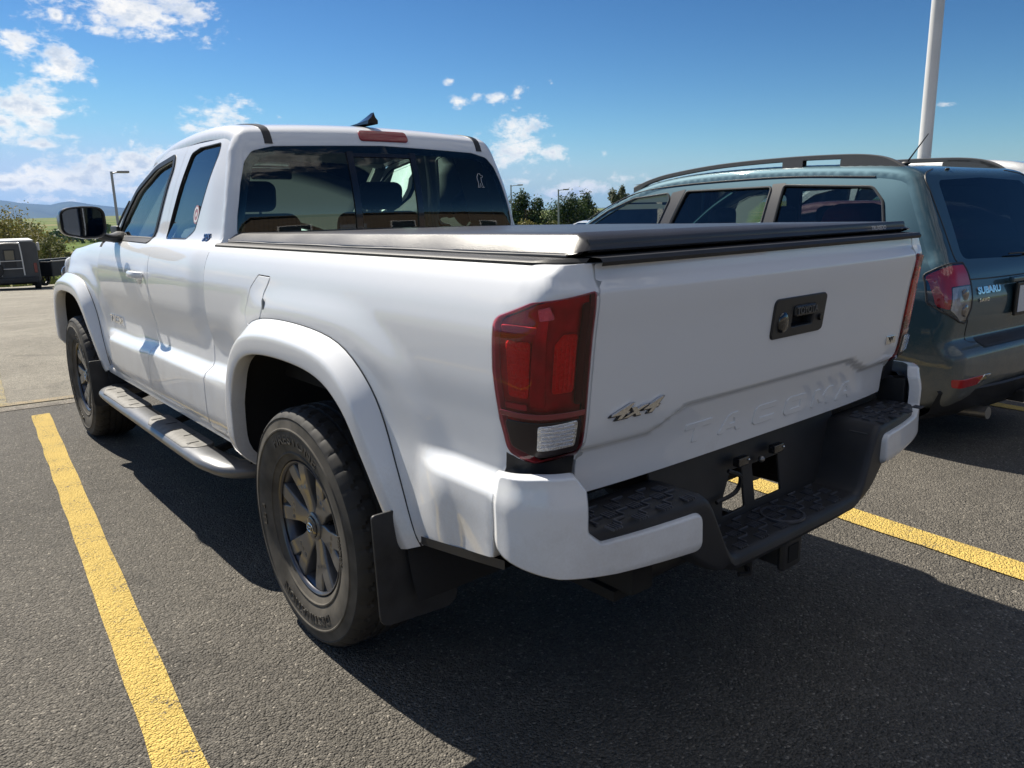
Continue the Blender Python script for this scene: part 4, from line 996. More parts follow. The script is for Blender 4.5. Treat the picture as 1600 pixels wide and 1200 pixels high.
# ---- tail lamps
for s in (-1, 1):
    BF = bed_fn(s); hint = Vector((-s*.7, .7, 0))
    tl = panel('tail_light', shrink(lamp, .003), BF, LENS_R, truck, step=.02, hint=hint, offset=.006, depth=.010, rnd_=.004)
    panel('lamp_housing', shrink(lamp, .004), BF, REDDK, tl, step=.02, hint=hint, offset=-.014, flange=False)
    uL, uR = -.946, -1.180
    def block(nm, P, m_, off, d=.008, r=.008, pr_=None):
        return panel(nm, fillet([(a, b, r) for a, b in P], n=3), BF, m_, tl, step=.015, hint=hint, offset=off, depth=d, rnd_=.002)
    block('brake_reflector', [(-.962,1.090),(-1.030,1.090),(-1.030,.975),(-.972,.975)], RED, -.004)
    block('brake_reflector', [(-1.100,1.085),(-1.120,1.105),(-1.158,1.105),(-1.158,.985),(-1.100,.985)], RED, -.004)
    block('lamp_fin', [(-.950,1.122),(-1.045,1.122),(-1.045,1.110),(-.955,1.110)], mat('fin_pink', (.55,.20,.22), rough=.2), .001, r=.003)
    block('lamp_fin', [(-.962,.960),(-1.028,.960),(-1.028,.950),(-.965,.950)], mat('fin_pink', (.55,.20,.22), rough=.2), .001, r=.003)
    block('lamp_ridge', [(-1.040,1.150),(-1.072,1.155),(-1.080,.958),(-1.035,.958)], REDDK, -.002)
    block('lamp_highlight', [(-1.045,1.158),(-1.075,1.163),(-1.088,1.140),(-1.050,1.136)], SILV, .0, r=.003)  # silver patch put in as a highlight near the lamp top
    for q in range(5):
        uu = -1.106-q*.0115; MB().tube([BF(uu, v)+Vector((-s*.001, .001, 0)) for v in np.linspace(.992, 1.094, 5)], .0011, n=5).build('reflector_rib', mat('rib_red', (1.0, .16, .12), rough=.2), tl)
    for q in range(4):
        vv = .990+q*.028; MB().tube([BF(uu2, vv) for uu2 in np.linspace(-.974, -1.026, 5)], .0010, n=5).build('reflector_rib', mat('rib_red', (1.0, .16, .12)), tl)
    block('dark_side_panel', [(-1.166,1.165),(-1.186,1.168),(-1.186,.955),(-1.166,.955)], SMOKE, -.006)
    block('lamp_divider', [(-.950,.944),(-1.186,.944),(-1.186,.934),(-.952,.934)], mat('divider_red', (.22,.02,.03), rough=.15, coat=1), .007, r=.003)
    # lower clear section sits over the red lens as its own smoked window
    panel('lower_lens', fillet([(-.966,.925,.01),(-1.178,.925,.01),(-1.176,.858,.01),(-1.07,.852,.01),(-.985,.870,.02)], n=3), BF, SMOKE, tl, step=.015, hint=hint, offset=.0075, depth=.004, rnd_=.002)
    rl = panel('reverse_lens', fillet([(-1.062,.918,.006),(-1.166,.924,.006),(-1.164,.870,.006),(-1.062,.866,.006)], n=3), BF, SILV, tl, step=.012, hint=hint, offset=.009, depth=.004, rnd_=.002)
    mb = MB()
    for k in range(6):
        v = .873+k*.0085; mb.tube([BF(u, v)+Vector((s*.006, -.011, 0)) for u in np.linspace(-1.066, -1.162, 6)], .0016, n=5)
    mb.build('lens_rib', SILV, rl)
    # black filler under the lamp
    panel('lamp_filler', [(-.962,.846),(-1.07,.829),(-1.193,.836),(-1.193,.775),(-.962,.775)], BF, BLACKP, tl, step=.03, hint=hint, offset=.002, depth=.02)

# ---- rear bumper
PLH = [(0,-1.200),(.20,-1.198),(.40,-1.190),(.58,-1.172),(.72,-1.148),(.80,-1.125),(.845,-1.098),(.874,-1.060),(.888,-1.020),(.890,-.975)]
PL = spline(PLH, 6); cp = [0]
for a, b in zip(PL, PL[1:]): cp.append(cp[-1]+hypot(a[0]-b[0], a[1]-b[1]))
def plan(u):
    a = min(abs(u), cp[-1]-1e-6); i = 0
    while a > cp[i+1]: i += 1
    t = (a-cp[i])/(cp[i+1]-cp[i]); x = PL[i][0]+(PL[i+1][0]-PL[i][0])*t; y = PL[i][1]+(PL[i+1][1]-PL[i][1])*t
    return (x if u >= 0 else -x), y
def u_of_x(x):
    for i in range(len(PL)-1):
        if PL[i+1][0] >= x: return cp[i]+(x-PL[i][0])/(PL[i+1][0]-PL[i][0])*(cp[i+1]-cp[i])
    return cp[-1]
def bump(u, v):
    x, y = plan(u); k = .016*sst(.74, .82, v)+.018*sst(.60, .55, v)+.006*math.cos((v-.68)*9)
    x2, y2 = plan(abs(u)-.02 if abs(u) > .02 else .02); n = Vector((y-0, 0, 0))
    tx, ty = plan(abs(u)+.01)[0]-plan(max(abs(u)-.01, 0))[0], plan(abs(u)+.01)[1]-plan(max(abs(u)-.01, 0))[1]
    l = hypot(tx, ty) or 1; nx, ny = ty/l, -tx/l
    sg = 1 if u >= 0 else -1
    return Vector((x-sg*nx*k, y-ny*k, v))
rb = MB(); rows = []
def h_top(x):
    a = abs(x); return .700-.183*sst(.430, .300, a)
def z_bot(x):
    a = abs(x); return .600-.118*sst(.56, .34, a)
for x in list(np.linspace(-.83, -.45, 10))+list(np.linspace(-.44, -.29, 10))+list(np.linspace(-.27, .27, 10))+list(np.linspace(.29, .44, 10))+list(np.linspace(.45, .83, 10)):
    y = plan(math.copysign(u_of_x(abs(x)), x))[1]+.018; h = h_top(x); b = z_bot(x); b = min(b, h-.05)
    rows.append([Vector((x, yy, zz)) for yy, zz in ((-1.00, h-.004), (-1.03, h), (y+.022, h), (y+.008, h-.005), (y+.002, h-.016), (y, h-.03), (y+.002, b+.02), (y+.010, b+.004), (y+.03, b), (-1.0, b))])
rb.grid(rows)
rb.add(rows[0], [tuple(range(10))]).add(rows[-1], [tuple(range(10))[::-1]])
bumpo = rb.build('rear_bumper', mat('bumper_plastic', (.022,.023,.027), rough=.50, bump=(420,.35,.0012), vary=(9,.25)), truck, ang=50)
ui, uo, un = u_of_x(.455), cp[-1]-.002, u_of_x(.775)
for s in (-1, 1):
    P = fillet([(s*ui,.578,.018),(s*u_of_x(.70),.592,.1),(s*u_of_x(.83),.606,.02),(s*uo,.640,.03),(s*uo,.804,.012),(s*u_of_x(.86),.812,.03),(s*u_of_x(.795),.812,.012),(s*un,.782,.008),(s*un,.690,.03),(s*u_of_x(.74),.660,.02),(s*ui,.662,.022)], n=5)
    panel('bumper_end', P, bump, WHITE, bumpo, step=.016, hint=Vector((-s*.5, .85, 0)), depth=.035, rnd_=.007, offset=.004)
    # body of the corner behind the white skin, and its top shelf
    mb = MB()
    rows = [[Vector((s*a*k, b+(1-k)*.3, z)) for a, b in ((.775,-1.06),(.80,-1.09),(.85,-1.06),(.872,-1.01),(.876,-.97))] for z, k in ((.60,.96),(.66,.975),(.775,.975),(.786,.96),(.790,.93))]
    mb.grid(rows); mb.build('bumper_core', BLACKP, bumpo)
    # inner side wall of the corner: dark upright between pad and white end
    mb = MB(); mb.box((s*.765, -1.045, .735), (.030, .09, .09), .006); mb.build('bumper_upright', BLACKP, bumpo)
# tread on the step pads: short raised bars in a broken grid
tm = mat('tread_plastic', (.060,.064,.078), rough=.42, bump=(300,.3,.001), vary=(40,.3))
def tread(xa, xb, z, nx):
    mb = MB(); ya, yb = -1.045, -1.168
    for i in range(nx):
        xc = xa+(xb-xa)*(i+.5)/nx; w = (xb-xa)/nx
        for j in range(3):
            yc = ya+(yb-ya)*(j+.5)/3+(.008 if i % 2 else -.004)
            if (i+j) % 2 == 0:
                for q in range(4): mb.box((xc+(q-1.5)*w*.2, yc, z+.0015), (w*.10, .028, .005), .001)
            else:
                mb.box((xc, yc+.012, z+.002), (w*.9, .004, .006), .001); mb.box((xc-w*.42, yc, z+.002), (.005, .024, .006), .001)
    return mb
tread(-.735, -.450, .700, 7).build('step_tread', tm, bumpo)
tread(.450, .735, .700, 7).build('step_tread', tm, bumpo)
tread(-.275, .275, .517, 12).build('step_tread', tm, bumpo)
# low round ball-access cover in the middle of the step
MB().lathe([(.060,.0),(.060,.006),(.054,.007),(.054,.001)], c=(0, -1.115, .517), axis='z', n=28).build('ball_cover', tm, bumpo)
# licence plate panel with two openings, lamps, brackets
lp = panel('plate_panel', [(-.40,.510),(.40,.510),(.44,.735),(-.44,.735)], lambda u, v: Vector((u, -1.035+.03*(v-.53)/.2, v)), BLACKP, bumpo,
      holes=[fillet([(-.165,.530,.008),(-.055,.532,.008),(-.055,.648,.008),(-.110,.650,.02),(-.155,.58,.01)], n=3), fillet([(-.010,.535,.006),(.125,.535,.006),(.125,.645,.006),(-.010,.645,.006)], n=3)], step=.04, hint=Vector((0, 1, 0)), depth=.008)
for x in (-.095, .075):
    MB().box((x, -1.040, .677), (.050, .022, .026), .005).build('plate_lamp', BLACKG, lp)
    MB().ellipsoid((x+.018, -1.053, .680), (.0035, .003, .0035), 8, 6).build('bracket_screw', CHROME, lp)
MB().ellipsoid((.012, -1.034, .657), (.010, .010, .010), 12, 8).build('plate_bolt', STEEL, lp)
MB().tube(spline([(-.16,-1.045,.665),(-.125,-1.06,.645),(-.13,-1.05,.60),(-.20,-1.04,.585)], 5), .006, n=6).build('lamp_wire', BLACKP, lp)
MB().box((.520, -1.095, .645), (.05, .05, .05), .008).build('trailer_socket', mat('socket', (.05,.052,.055), rough=.4), bumpo)
mb = MB(); mb.box((.402, -1.115, .640), (.012, .060, .070), .004); mb.box((.394, -1.115, .645), (.010, .022, .026), .003); mb.build('socket_flap', mat('socket', (.05,.052,.055)), bumpo)

# ---- hitch and underbody
hk = mat('hitch_steel', (.020,.020,.022), rough=.5, bump=(90,.3,.002))
mb = MB(); mb.box((0, -1.02, .420), (.078, .26, .078), .008); mb.box((0, -1.142, .420), (.094, .022, .094), .010)
hitch = mb.build('hitch_receiver', hk, truck)
MB().box((0, -1.154, .420), (.050, .004, .050), .004).build('receiver_opening', mat('pit_black', (.004,.004,.005)), hitch)
mb = MB(); mb.tube([(-.52,-.98,.455),(.52,-.98,.455)], .038, n=14); mb.box((-.105, -1.03, .405), (.012, .13, .085), .004); mb.box((.105, -1.03, .405), (.012, .13, .085), .004)
mb.tube([(-.105,-1.075,.385),(-.13,-1.10,.380),(-.16,-1.09,.385)], .007, n=6); mb.build('hitch_crossbar', hk, hitch)
mb = MB()
for s in (-1, 1):
    mb.box((s*.50, 1.40, .50), (.08, 4.9, .13), .01); mb.box((s*.52, -.35, .42), (.06, 1.3, .03), .005)
    mb.tube([(s*.48,-.08,.80),(s*.52,-.22,.36)], .03, n=8)
for y in (.7, 1.6, 2.6, 3.9): mb.box((0, y, .50), (.98, .09, .10), .01)
mb.build('chassis_frame', DARK, truck)
mb = MB(); mb.tube([(-.72,0,.385),(.72,0,.385)], .045, n=14); mb.ellipsoid((.08,0,.385), (.15,.15,.15), 18, 12); mb.tube([(.06,.10,.40),(.04,1.9,.48)], .035, n=10)
mb.tube([(-.72,WB,.385),(.72,WB,.385)], .04, n=12); mb.ellipsoid((-.1,WB,.385), (.14,.14,.12)); mb.build('rear_axle', DARK, truck)
MB().lathe([(.12,-.09),(.24,-.10),(.33,-.10),(.365,-.06),(.37,0),(.365,.06),(.33,.10),(.24,.10),(.12,.08)], c=(0, -.55, .66), axis='z', n=36).build('spare_wheel', RUBBER, truck)
MB().tube(spline([(.30,1.8,.42),(.34,.6,.40),(.40,.25,.52),(.45,-.25,.50),(.52,-.60,.42),(.70,-.72,.40),(.80,-.78,.38)], 6), .035, n=12).build('exhaust_pipe', STEEL, truck)
MB().box((.25, 1.1, .42), (.30, .55, .16), .06, seg=3).build('muffler', DARK, truck)
MB().box((0, -.96, .74), (1.30, .05, .08), .01).build('rear_crossmember', DARK, truck)
MB().box((0, 3.9, .46), (1.2, .6, .04), .02).build('skid_plate', DARK, truck)
for s in (-1, 1):
    mb = MB(); mb.grid([[Vector((s*a, y, z)) for y, z in ((-.66,.545),(-.80,.565),(-.97,.592))] for a in (.868, .862, .80)]); mb.grid([[Vector((s*.8685, y, z-dz)) for y, z in ((-.64,.560),(-.80,.584),(-.975,.612))] for dz in (0, .022)])
    mb.build('lower_valance', BLACKP, truck)

# ---- running boards
for s in (-1, 1):
    path = spline([(.66,2.67,.385),(.80,2.655,.392),(.868,2.585,.398),(.888,2.40,.400),(.890,1.65,.400),(.890,1.00,.400),(.874,.83,.396),(.83,.745,.386),(.70,.70,.378)], 8)
    rows = []
    sect = [(.068*cos(a)*(1 if abs(cos(a)) < .9 else .97), .038*sin(a)*(1 if sin(a) < 0 else .78)) for a in np.linspace(0, 2*pi, 21)[:-1]]
    for i, p in enumerate(path):
        p = Vector(p); t = (Vector(path[min(i+1, len(path)-1)])-Vector(path[max(i-1, 0)])).normalized(); side = Vector((t.y, -t.x, 0)).normalized()
        rows.append([Vector((s*(p.x+side.x*a), p.y+side.y*a, p.z+b)) for a, b in sect])
    mb = MB().grid(rows, closed_u=True); n = len(sect)
    mb.F.append(tuple(range(n))); mb.F.append(tuple(len(mb.V)-n+j for j in range(n))[::-1])
    brd = mb.build('running_board', BOARD, truck, ang=60)
    for ya, yb in ((2.535, 1.905), (1.665, .985)):
        P = fillet([(.832,ya-.02,.03),(.905,ya,.05),(.940,ya-.09,.06),(.940,yb+.09,.06),(.905,yb,.05),(.832,yb+.02,.03)], n=5)
        hh = lambda u, v: Vector((s*u, v, .434-.9*max(0, u-.905)**2*9))
        pd = panel('step_pad', P, hh, PADM, brd, step=.03, hint=Vector((0, 0, -1)), depth=.02, rnd_=.006)
        for q in range(5):
            y = ya-.08-(ya-yb-.16)*q/4
            MB().box((s*(.872 if q % 2 else .900), y, .4352), (.050, .005, .0012)).build('pad_slot', mat('pit_black', (.004,.004,.005)), pd)
    for y in (2.3, 1.6, 1.0): MB().tube([Vector((s*.84, y, .395)), Vector((s*.70, y, .43)), Vector((s*.52, y, .50))], .018, n=8).build('board_bracket', DARK, brd)

# ---- door mirrors
for s in (-1, 1):
    cx, cy, cz = .975, 2.235, 1.345
    rows = []
    sg = lambda v, q: math.copysign(abs(v)**q, v)
    outline = []
    for k in range(28):
        a = 2*pi*k/28; x = .108*sg(cos(a), .50); z = .077*sg(sin(a), .50)
        if x > 0: z *= 1-.10*(x/.108)      # outer end a little lower
        if z < 0: z *= 1+.10*(x < 0)
        outline.append((x, z))
    for t, k, dy in ((0, .90, -.058), (.05, .975, -.062), (.2, 1.0, -.050), (.4, 1.0, -.02), (.65, .93, .03), (.85, .72, .06), (.96, .40, .074), (1, .02, .078)):
        rows.append([Vector((s*(cx+x*k), cy+dy-(.014*(x/.1) if t < .5 else 0), cz+z*k)) for x, z in outline])
    mir = MB().grid(rows, closed_u=True).build('side_mirror', mat('mirror_shell', (.016,.017,.019), rough=.30, coat=.4), truck, ang=60)
    rows = [[Vector((s*(cx+x*k), cy-.056-.014*(x/.1)+dy, cz+z*k)) for x, z in outline] for k, dy in ((.90, -.003), (.86, .008))]
    MB().grid(rows, closed_u=True).build('mirror_rim', BLACKP, mir)
    gl_ = [Vector((s*(cx+x*.86), cy-.049-.014*(x/.1), cz+z*.86)) for x, z in outline]
    MB().add(gl_, [tuple(range(28)) if s < 0 else tuple(range(28))[::-1]]).build('mirror_glass', mat('mirror_silver', (.075,.085,.10), rough=.03, metal=1.), mir, smooth=False, wn=False)
    mb = MB(); mb.tube(spline([(s*.925,2.245,1.292),(s*.88,2.26,1.268),(s*.82,2.30,1.258),(s*.765,2.38,1.268)], 5), [.030]*4+[.027]*6+[.032]*6, n=12, flat=(.75, 1.35)); mb.build('mirror_arm', BLACKP, mir)

# ---- door script badge, quarter badge, window sticker (left side)
def side_text(txt, y, z, size, xs, parent, m, dx=.003, slope=0., bold=.001, s=-1, name='badge', ex=.003):
    def fn(a, b, c): 
        yy = y-a; zz = z+b-slope*a; return Vector((s*(Wt(yy, zz, True)+dx+c), yy, zz))
    return text_mb(txt, size, fn, extrude=ex, xs=xs, bold=bold).build(name, m, parent, ang=20)
for o in list(truck.children):
    if o.name.startswith('front_door') and o.data.vertices[0].co.x < 0: FD = o
    if o.name.startswith('access_door') and o.data.vertices[0].co.x < 0: AD = o
side_text('TACOMA', 2.385, .822, .058, 1.05, FD, CHROME, bold=.0012)
MB().grid([[Vector((-(Wt(y, z, True)+.002), y, z)) for y in (1.055, .985)] for z in (1.300, 1.255)])
side_text('SR5', 1.045, 1.272, .040, .95, AD, mat('badge_blue', (.03,.07,.20), rough=.3, coat=.6), dx=.003)
side_text('SR5', 1.045, 1.274, .040, .95, AD, CHROME, dx=.0045, bold=-.0006)
mb = MB(); mb.lathe([(.0001, 0), (.034, 0)], n=28)
def stk(o_, yc, zc, dx):
    for v in o_.V:
        y, z = yc+v.y, zc+v.z*1.15; v.x, v.y, v.z = -(Wt(y, z, True)+dx), y, z
    return o_
stk(mb, 1.235, 1.365, -.004).build('window_sticker', mat('sticker_pink', (.45,.22,.25), rough=.5), AD)
mb = MB().lathe([(.021, 0), (.029, 0)], n=28); mb.lathe([(.0001,0),(.009,0)], n=16); stk(mb, 1.235, 1.365, -.0033).build('sticker_ring', mat('decal_white', (.75,.76,.78)), AD)

# ---- wheels
def ring_text(txt, R, ang0, size, x, mb_, up=1, xs=1.0, ex=.0018, sp=1.1):
    t = text_mb(txt, size, lambda a, b, c: Vector((x-max(c, 0), -(R+b)*sin(ang0+a/R*up*-1)*-1, (R+b)*cos(ang0+a/R*up*-1))), extrude=ex, xs=xs, spacing=sp, bold=.0006)
    mb_.add(t.V, t.F)
def tyre_mb():
    mb = MB()
    prof_ = [(.214,-.096),(.222,-.108),(.232,-.113),(.240,-.117),(.243,-.1215),(.247,-.1215),(.250,-.119),(.275,-.128),(.300,-.132),(.318,-.1325),(.321,-.1355),(.325,-.1355),(.328,-.132),(.345,-.128),(.356,-.126),(.360,-.1275),(.366,-.124),(.374,-.114),(.381,-.103),(.3845,-.092),
             (.3855,-.085),(.3862,-.066),(.3864,-.058),(.378,-.056),(.378,-.050),(.3868,-.048),(.3872,-.024),(.379,-.022),(.379,-.015),(.3876,-.013),(.3876,.013)]
    full = prof_+[(r, -a) for r, a in prof_[::-1]][1:]
    n = 240; rows = []
    for r, a in full:
        row = []
        for k in range(n):
            th = 2*pi*k/n; rr = r
            if r > .3840 and abs(a) < .105:
                m = (k+int(abs(a)*70)) % 6
                if m in (0,) and .058 <= abs(a): rr = r-.0075
                if m == 3 and .02 < abs(a) < .05: rr = r-.005
            elif .360 < r < .3830 and k % 6 == 0: rr = r-.0035
            row.append(Vector((a, rr*sin(th), rr*cos(th))))
        rows.append(row)
    mb.grid(rows, closed_u=True); return mb
def make_wheel():
    tyre_m = mat('tyre_rubber', (.026,.025,.024), rough=.72, bump=(60,.15,.001), vary=(9,.35))
    dust = mat('tyre_sidewall_dust', (.078,.070,.058), rough=.85, vary=(14,.40))
    e = bpy.data.objects.new('wheel', None); COL.objects.link(e); e.empty_display_size = .1
    mb = tyre_mb(); ty = mb.build('tyre', [tyre_m, dust], e, ang=24, wn=False)
    for p in ty.data.polygons:
        c = p.center; r = hypot(c.y, c.z)
        if r < .352 and c.x < 0 and r > .22: p.material_index = 1
    for txt_, R_t, a_t, sz_, xx_, xs_ in (('FIRESTONE', .290, -8, .044, -.1300, 1.35), ('DESTINATION', .290, 172, .044, -.1300, 1.15), ('LE 3', .290, 88, .034, -.1300, 1.2), ('P265/70R16', .262, -95, .018, -.1260, 1)):
        lm = MB(); ring_text(txt_, R_t, radians(a_t), sz_, xx_, lm, xs=xs_, ex=.0028)
        lm.build('sidewall_lettering', mat('letter_rubber', (.045,.042,.038), rough=.5), ty, wn=False)
    rim = MB().lathe([(.215,.10),(.205,.09),(.196,.03),(.190,-.02),(.196,-.070),(.203,-.088),(.212,-.094),(.2165,-.099),(.2185,-.106),(.2165,-.1095),(.211,-.107),(.2075,-.100)][::-1], n=72).build('rim', GUN, e, ang=40)
    MB().lathe([(.0001,-.005),(.15,-.005),(.155,.0),(.155,.02),(.19,.04)], n=40).build('brake_disc', mat('disc', (.05,.048,.045), rough=.6, metal=.5), e)
    sp_m = mat('spoke_alloy', (.125,.128,.135), rough=.34, metal=.45, coat=.5, vary=(6,.10))
    for k in range(6):
        a0 = radians(60*k+12); ca, sa = cos(a0), sin(a0)
        P = fillet([(.040,-.022,0),(.100,-.029,.04),(.2085,-.068,.004),(.2085,-.022,.004),(.150,-.004,.005),(.150,.004,.005),(.2085,.022,.004),(.2085,.068,.004),(.100,.029,.04),(.040,.022,0)], n=4)
        f = lambda u, v: Vector((-.080-.018*sst(.05, .20, hypot(u, v))-.003*cos(min(1, abs(v)/.04)*pi/2)*(u < .13)+.0, u*sa+v*ca, u*ca-v*sa))
        panel('spoke', P, f, sp_m, e, step=.012, hint=Vector((1, 0, 0)), depth=.045, rnd_=.007)
    MB().lathe([(.046,-.02),(.048,-.078),(.045,-.086),(.040,-.089),(.036,-.090)][::-1], n=40).build('hub', sp_m, e)
    cap = MB().lathe([(.0001,-.098),(.028,-.0975),(.034,-.094),(.036,-.084)], n=36).build('centre_cap', mat('cap_black', (.03,.03,.032), rough=.25, coat=.8), e)
    mb = MB()
    for rx_, rz_, oz in ((.021,.0145,0),(.0075,.0140,0),(.0150,.0065,.0065)):
        mb.tube([Vector((-.0992, rx_*cos(a), oz+rz_*sin(a))) for a in np.linspace(0, 2*pi, 25)[:-1]], .0014, n=6, closed=True, cap=False)
    mb.build('cap_emblem', CHROME, cap)
    for k in range(6):
        a = radians(60*k+42); MB().lathe([(.0001,-.064),(.007,-.063),(.0105,-.056),(.0105,-.01)], c=(0, .066*sin(a), .066*cos(a)), n=6).build('lug_nut', mat('nut', (.04,.04,.042), rough=.3, metal=.8), e)
    return e
wheel0 = make_wheel()
def copy_tree(o, parent=None):
    c = o.copy(); COL.objects.link(c); c.parent = parent
    for ch in list(o.children): copy_tree(ch, c)
    return c
for i, (x, y, rz, spin) in enumerate(((-.782, 0, 0, -8), (-.782, WB, 0, 37), (.782, 0, pi, 20), (.782, WB, pi, -15))):
    w = wheel0 if i == 0 else copy_tree(wheel0)
    w.parent = truck; w.location = (x, y, ZW); w.rotation_euler = (radians(spin), 0, rz)

# ---- cabin interior
mb = MB()
def seat_at(x, y, nm='seat'):
    r = Matrix.Rotation(radians(-14), 3, 'X')
    st = MB().box((x, y+.02, 1.07), (.50, .13, .60), .06, rot=Matrix.Rotation(radians(14), 3, 'X'), seg=4).build(nm, SEAT, truck)
    MB().box((x, y-.055, 1.445), (.25, .095, .145), .045, rot=Matrix.Rotation(radians(8), 3, 'X'), seg=4).build('headrest', SEAT, st)
    MB().tube([(x-.05, y-.04, 1.36), (x-.05, y-.05, 1.44)], .007, n=6).tube([(x+.05, y-.04, 1.36), (x+.05, y-.05, 1.44)], .007, n=6).build('headrest_post', STEEL, st)
    MB().box((x, y+.30, .86), (.50, .50, .16), .06, seg=3).build('seat_cushion', SEAT, st)
seat_at(-.36, 1.62); seat_at(.36, 1.62)
MB().box((0, 2.50, 1.10), (1.40, .40, .22), .08, seg=4).build('dashboard', mat('dash', (.030,.031,.033), rough=.7), truck)
mb = MB(); c0 = Vector((-.36, 2.16, 1.18)); rr = Matrix.Rotation(radians(62), 3, 'X')
mb.tube([c0+rr @ Vector((.19*cos(a), .19*sin(a), 0)) for a in np.linspace(0, 2*pi, 33)[:-1]], .016, n=8, closed=True, cap=False)
mb.tube([c0+rr @ Vector((-.18, 0, 0)), c0+rr @ Vector((0, 0, .02)), c0+rr @ Vector((.18, 0, 0))], .018, n=8); mb.tube([c0, c0+Vector((0, .25, -.08))], .03, n=8)
mb.build('steering_wheel', mat('dash', (.03,.031,.033)), truck)
MB().box((0, 2.14, 1.585), (.24, .03, .065), .014).build('rear_view_mirror', BLACKP, truck)
MB().box((0, 1.05, 1.06), (1.36, .10, .36), .04, seg=3).build('rear_bulkhead_pad', SEAT, truck)
# headliner
MB().grid([[Vector((x, y, prof(max(0, min(TOT, v))).y-.045-.02*(x/.6)**2)) for x in np.linspace(-.60, .60, 9)] for y, v in ((2.0,.02),(1.7,.32),(1.35,.67),(1.12,.90),(1.02,1.0))]).build('headliner', mat('liner_grey', (.20,.20,.19), rough=.95), truck)
for s in (-1, 1):
    rows = [[fs_ for fs_ in (Vector((s*(Wt(y, z, True)-.05), y, z)) for z in np.linspace(1.66, 1.22, 8))] for y in (1.63, 1.50)]
    MB().grid([[Vector((s*(Wt(1.7, z, True)-.045), 1.70-(z-1.25)*.40+w, z)) for w in (-.05, .05)] for z in np.linspace(1.20, 1.67, 7)]).build('pillar_lining', mat('grey_lining', (.22,.22,.21)), truck)
    MB().grid([[Vector((s*(Wt(1.1, z, True)-.05), 1.10+w, z)) for w in (-.09, .12)] for z in np.linspace(1.20, 1.67, 7)]).build('quarter_lining', mat('grey_lining', (.22,.22,.21)), truck)
# ================================================================== OTHER VEHICLES
def car_body(root, prof_, Wf, r, paint_, arches, zs, side_windows, crown=.05, step=.05, glass_m=None, hint_y=.5, cz=.9, rear_holes=(), front_holes=(), win_m=None, y_mid=1.0):
    """prof_: centre line (y, z) from rear bumper bottom over the roof to the front bumper bottom. Returns helpers."""
    P = spline(prof_, 6); cu = [0]
    for a, b in zip(P, P[1:]): cu.append(cu[-1]+hypot(a[0]-b[0], a[1]-b[1]))
    T = cu[-1]
    def pf(v):
        v = max(0, min(T, v)); i = 0
        while i < len(cu)-2 and v > cu[i+1]: i += 1
        t = (v-cu[i])/(cu[i+1]-cu[i]); return Vector((P[i][0]+(P[i+1][0]-P[i][0])*t, P[i][1]+(P[i+1][1]-P[i][1])*t))
    def inward(v):
        tg = (pf(v+.05)-pf(v-.05)).normalized(); return Vector((tg.y, -tg.x))
    def vz_(z, rear=True):
        rng = range(len(P)-1) if rear else range(len(P)-2, -1, -1)
        for i in rng:
            a, b = P[i][1], P[i+1][1]
            if (rear and P[i][0] < y_mid and a <= z <= b): return cu[i]+(z-a)/(b-a+1e-9)*(cu[i+1]-cu[i])
            if (not rear and P[i][0] > y_mid and b <= z <= a): return cu[i]+(a-z)/(a-b+1e-9)*(cu[i+1]-cu[i])
        return 0
    def edge(v):
        p = pf(v); n = inward(v); return Vector((p.x+n.x*r, p.y+n.y*r))
    def sh(u, v):
        """u: metres from the centre; beyond hw the sheet has turned the corner."""
        p = pf(v); n = inward(v); e = edge(v); hw = Wf(e.x, e.y); au = abs(u); sg = 1 if u >= 0 else -1
        if au < hw-r: x = au; d = 0
        elif au < hw-r+r*pi/2: th = (au-(hw-r))/r; x = hw-r+r*sin(th); d = r*(1-cos(th))
        else:
            d = r+(au-(hw-r+r*pi/2)); q = (p.x+n.x*d, p.y+n.y*d); x = Wf(*q)
        return Vector((sg*x, p.x+n.x*d, p.y+n.y*d))
    def umax(v): e = edge(v); return Wf(e.x, e.y)-r+r*pi/2
    nv = 90; vs_ = [T*i/nv for i in range(nv+1)]
    outl = [(umax(v), v) for v in vs_]+[(-umax(v), v) for v in vs_[::-1]]
    holes = list(rear_holes(vz_))+list(front_holes(vz_))
    body = panel('body_shell', outl, sh, paint_, root, holes=holes, step=step, sign=1, depth=.01)
    # make sure it faces out
    out_edge = [tuple(edge(v)) for v in vs_]
    sides = {}
    for s in (-1, 1):
        f = (lambda s_: lambda u, v: Vector((s_*Wf(u, v), u, v)))(s)
        low = []
        for (yc, zc, ra) in arches:
            low.append([(yc+ra*cos(a), zc+ra*sin(a)) for a in np.linspace(radians(-12), radians(192), 22)])
        bottom = [(out_edge[-1][0]-.02, zs)]
        for A in sorted(low, key=lambda q: -q[0][0]): bottom += A
        bottom += [(out_edge[0][0]+.02, zs)]
        o2 = out_edge+bottom
        sides[s] = panel('side_body', o2, f, paint_, root, holes=[w for w, _ in side_windows], step=step, hint=Vector((-s, 0, 0)), depth=.02)
        for w, gm in side_windows:
            panel('side_window', shrink(w, -.01), f, gm, sides[s], step=.12, hint=Vector((-s, 0, 0)), offset=-.008, flange=False)
    return dict(sh=sh, vz=vz_, pf=pf, sides=sides, body=body, T=T, edge=edge, umax=umax)
shell_depths = 0
def fix_out(o, c):
    me = o.data; n = 0
    for p in me.polygons[:400]:
        if p.normal.dot(p.center-Vector(c)) > 0: n += 1
        else: n -= 1
    if n < 0: me.flip_normals()
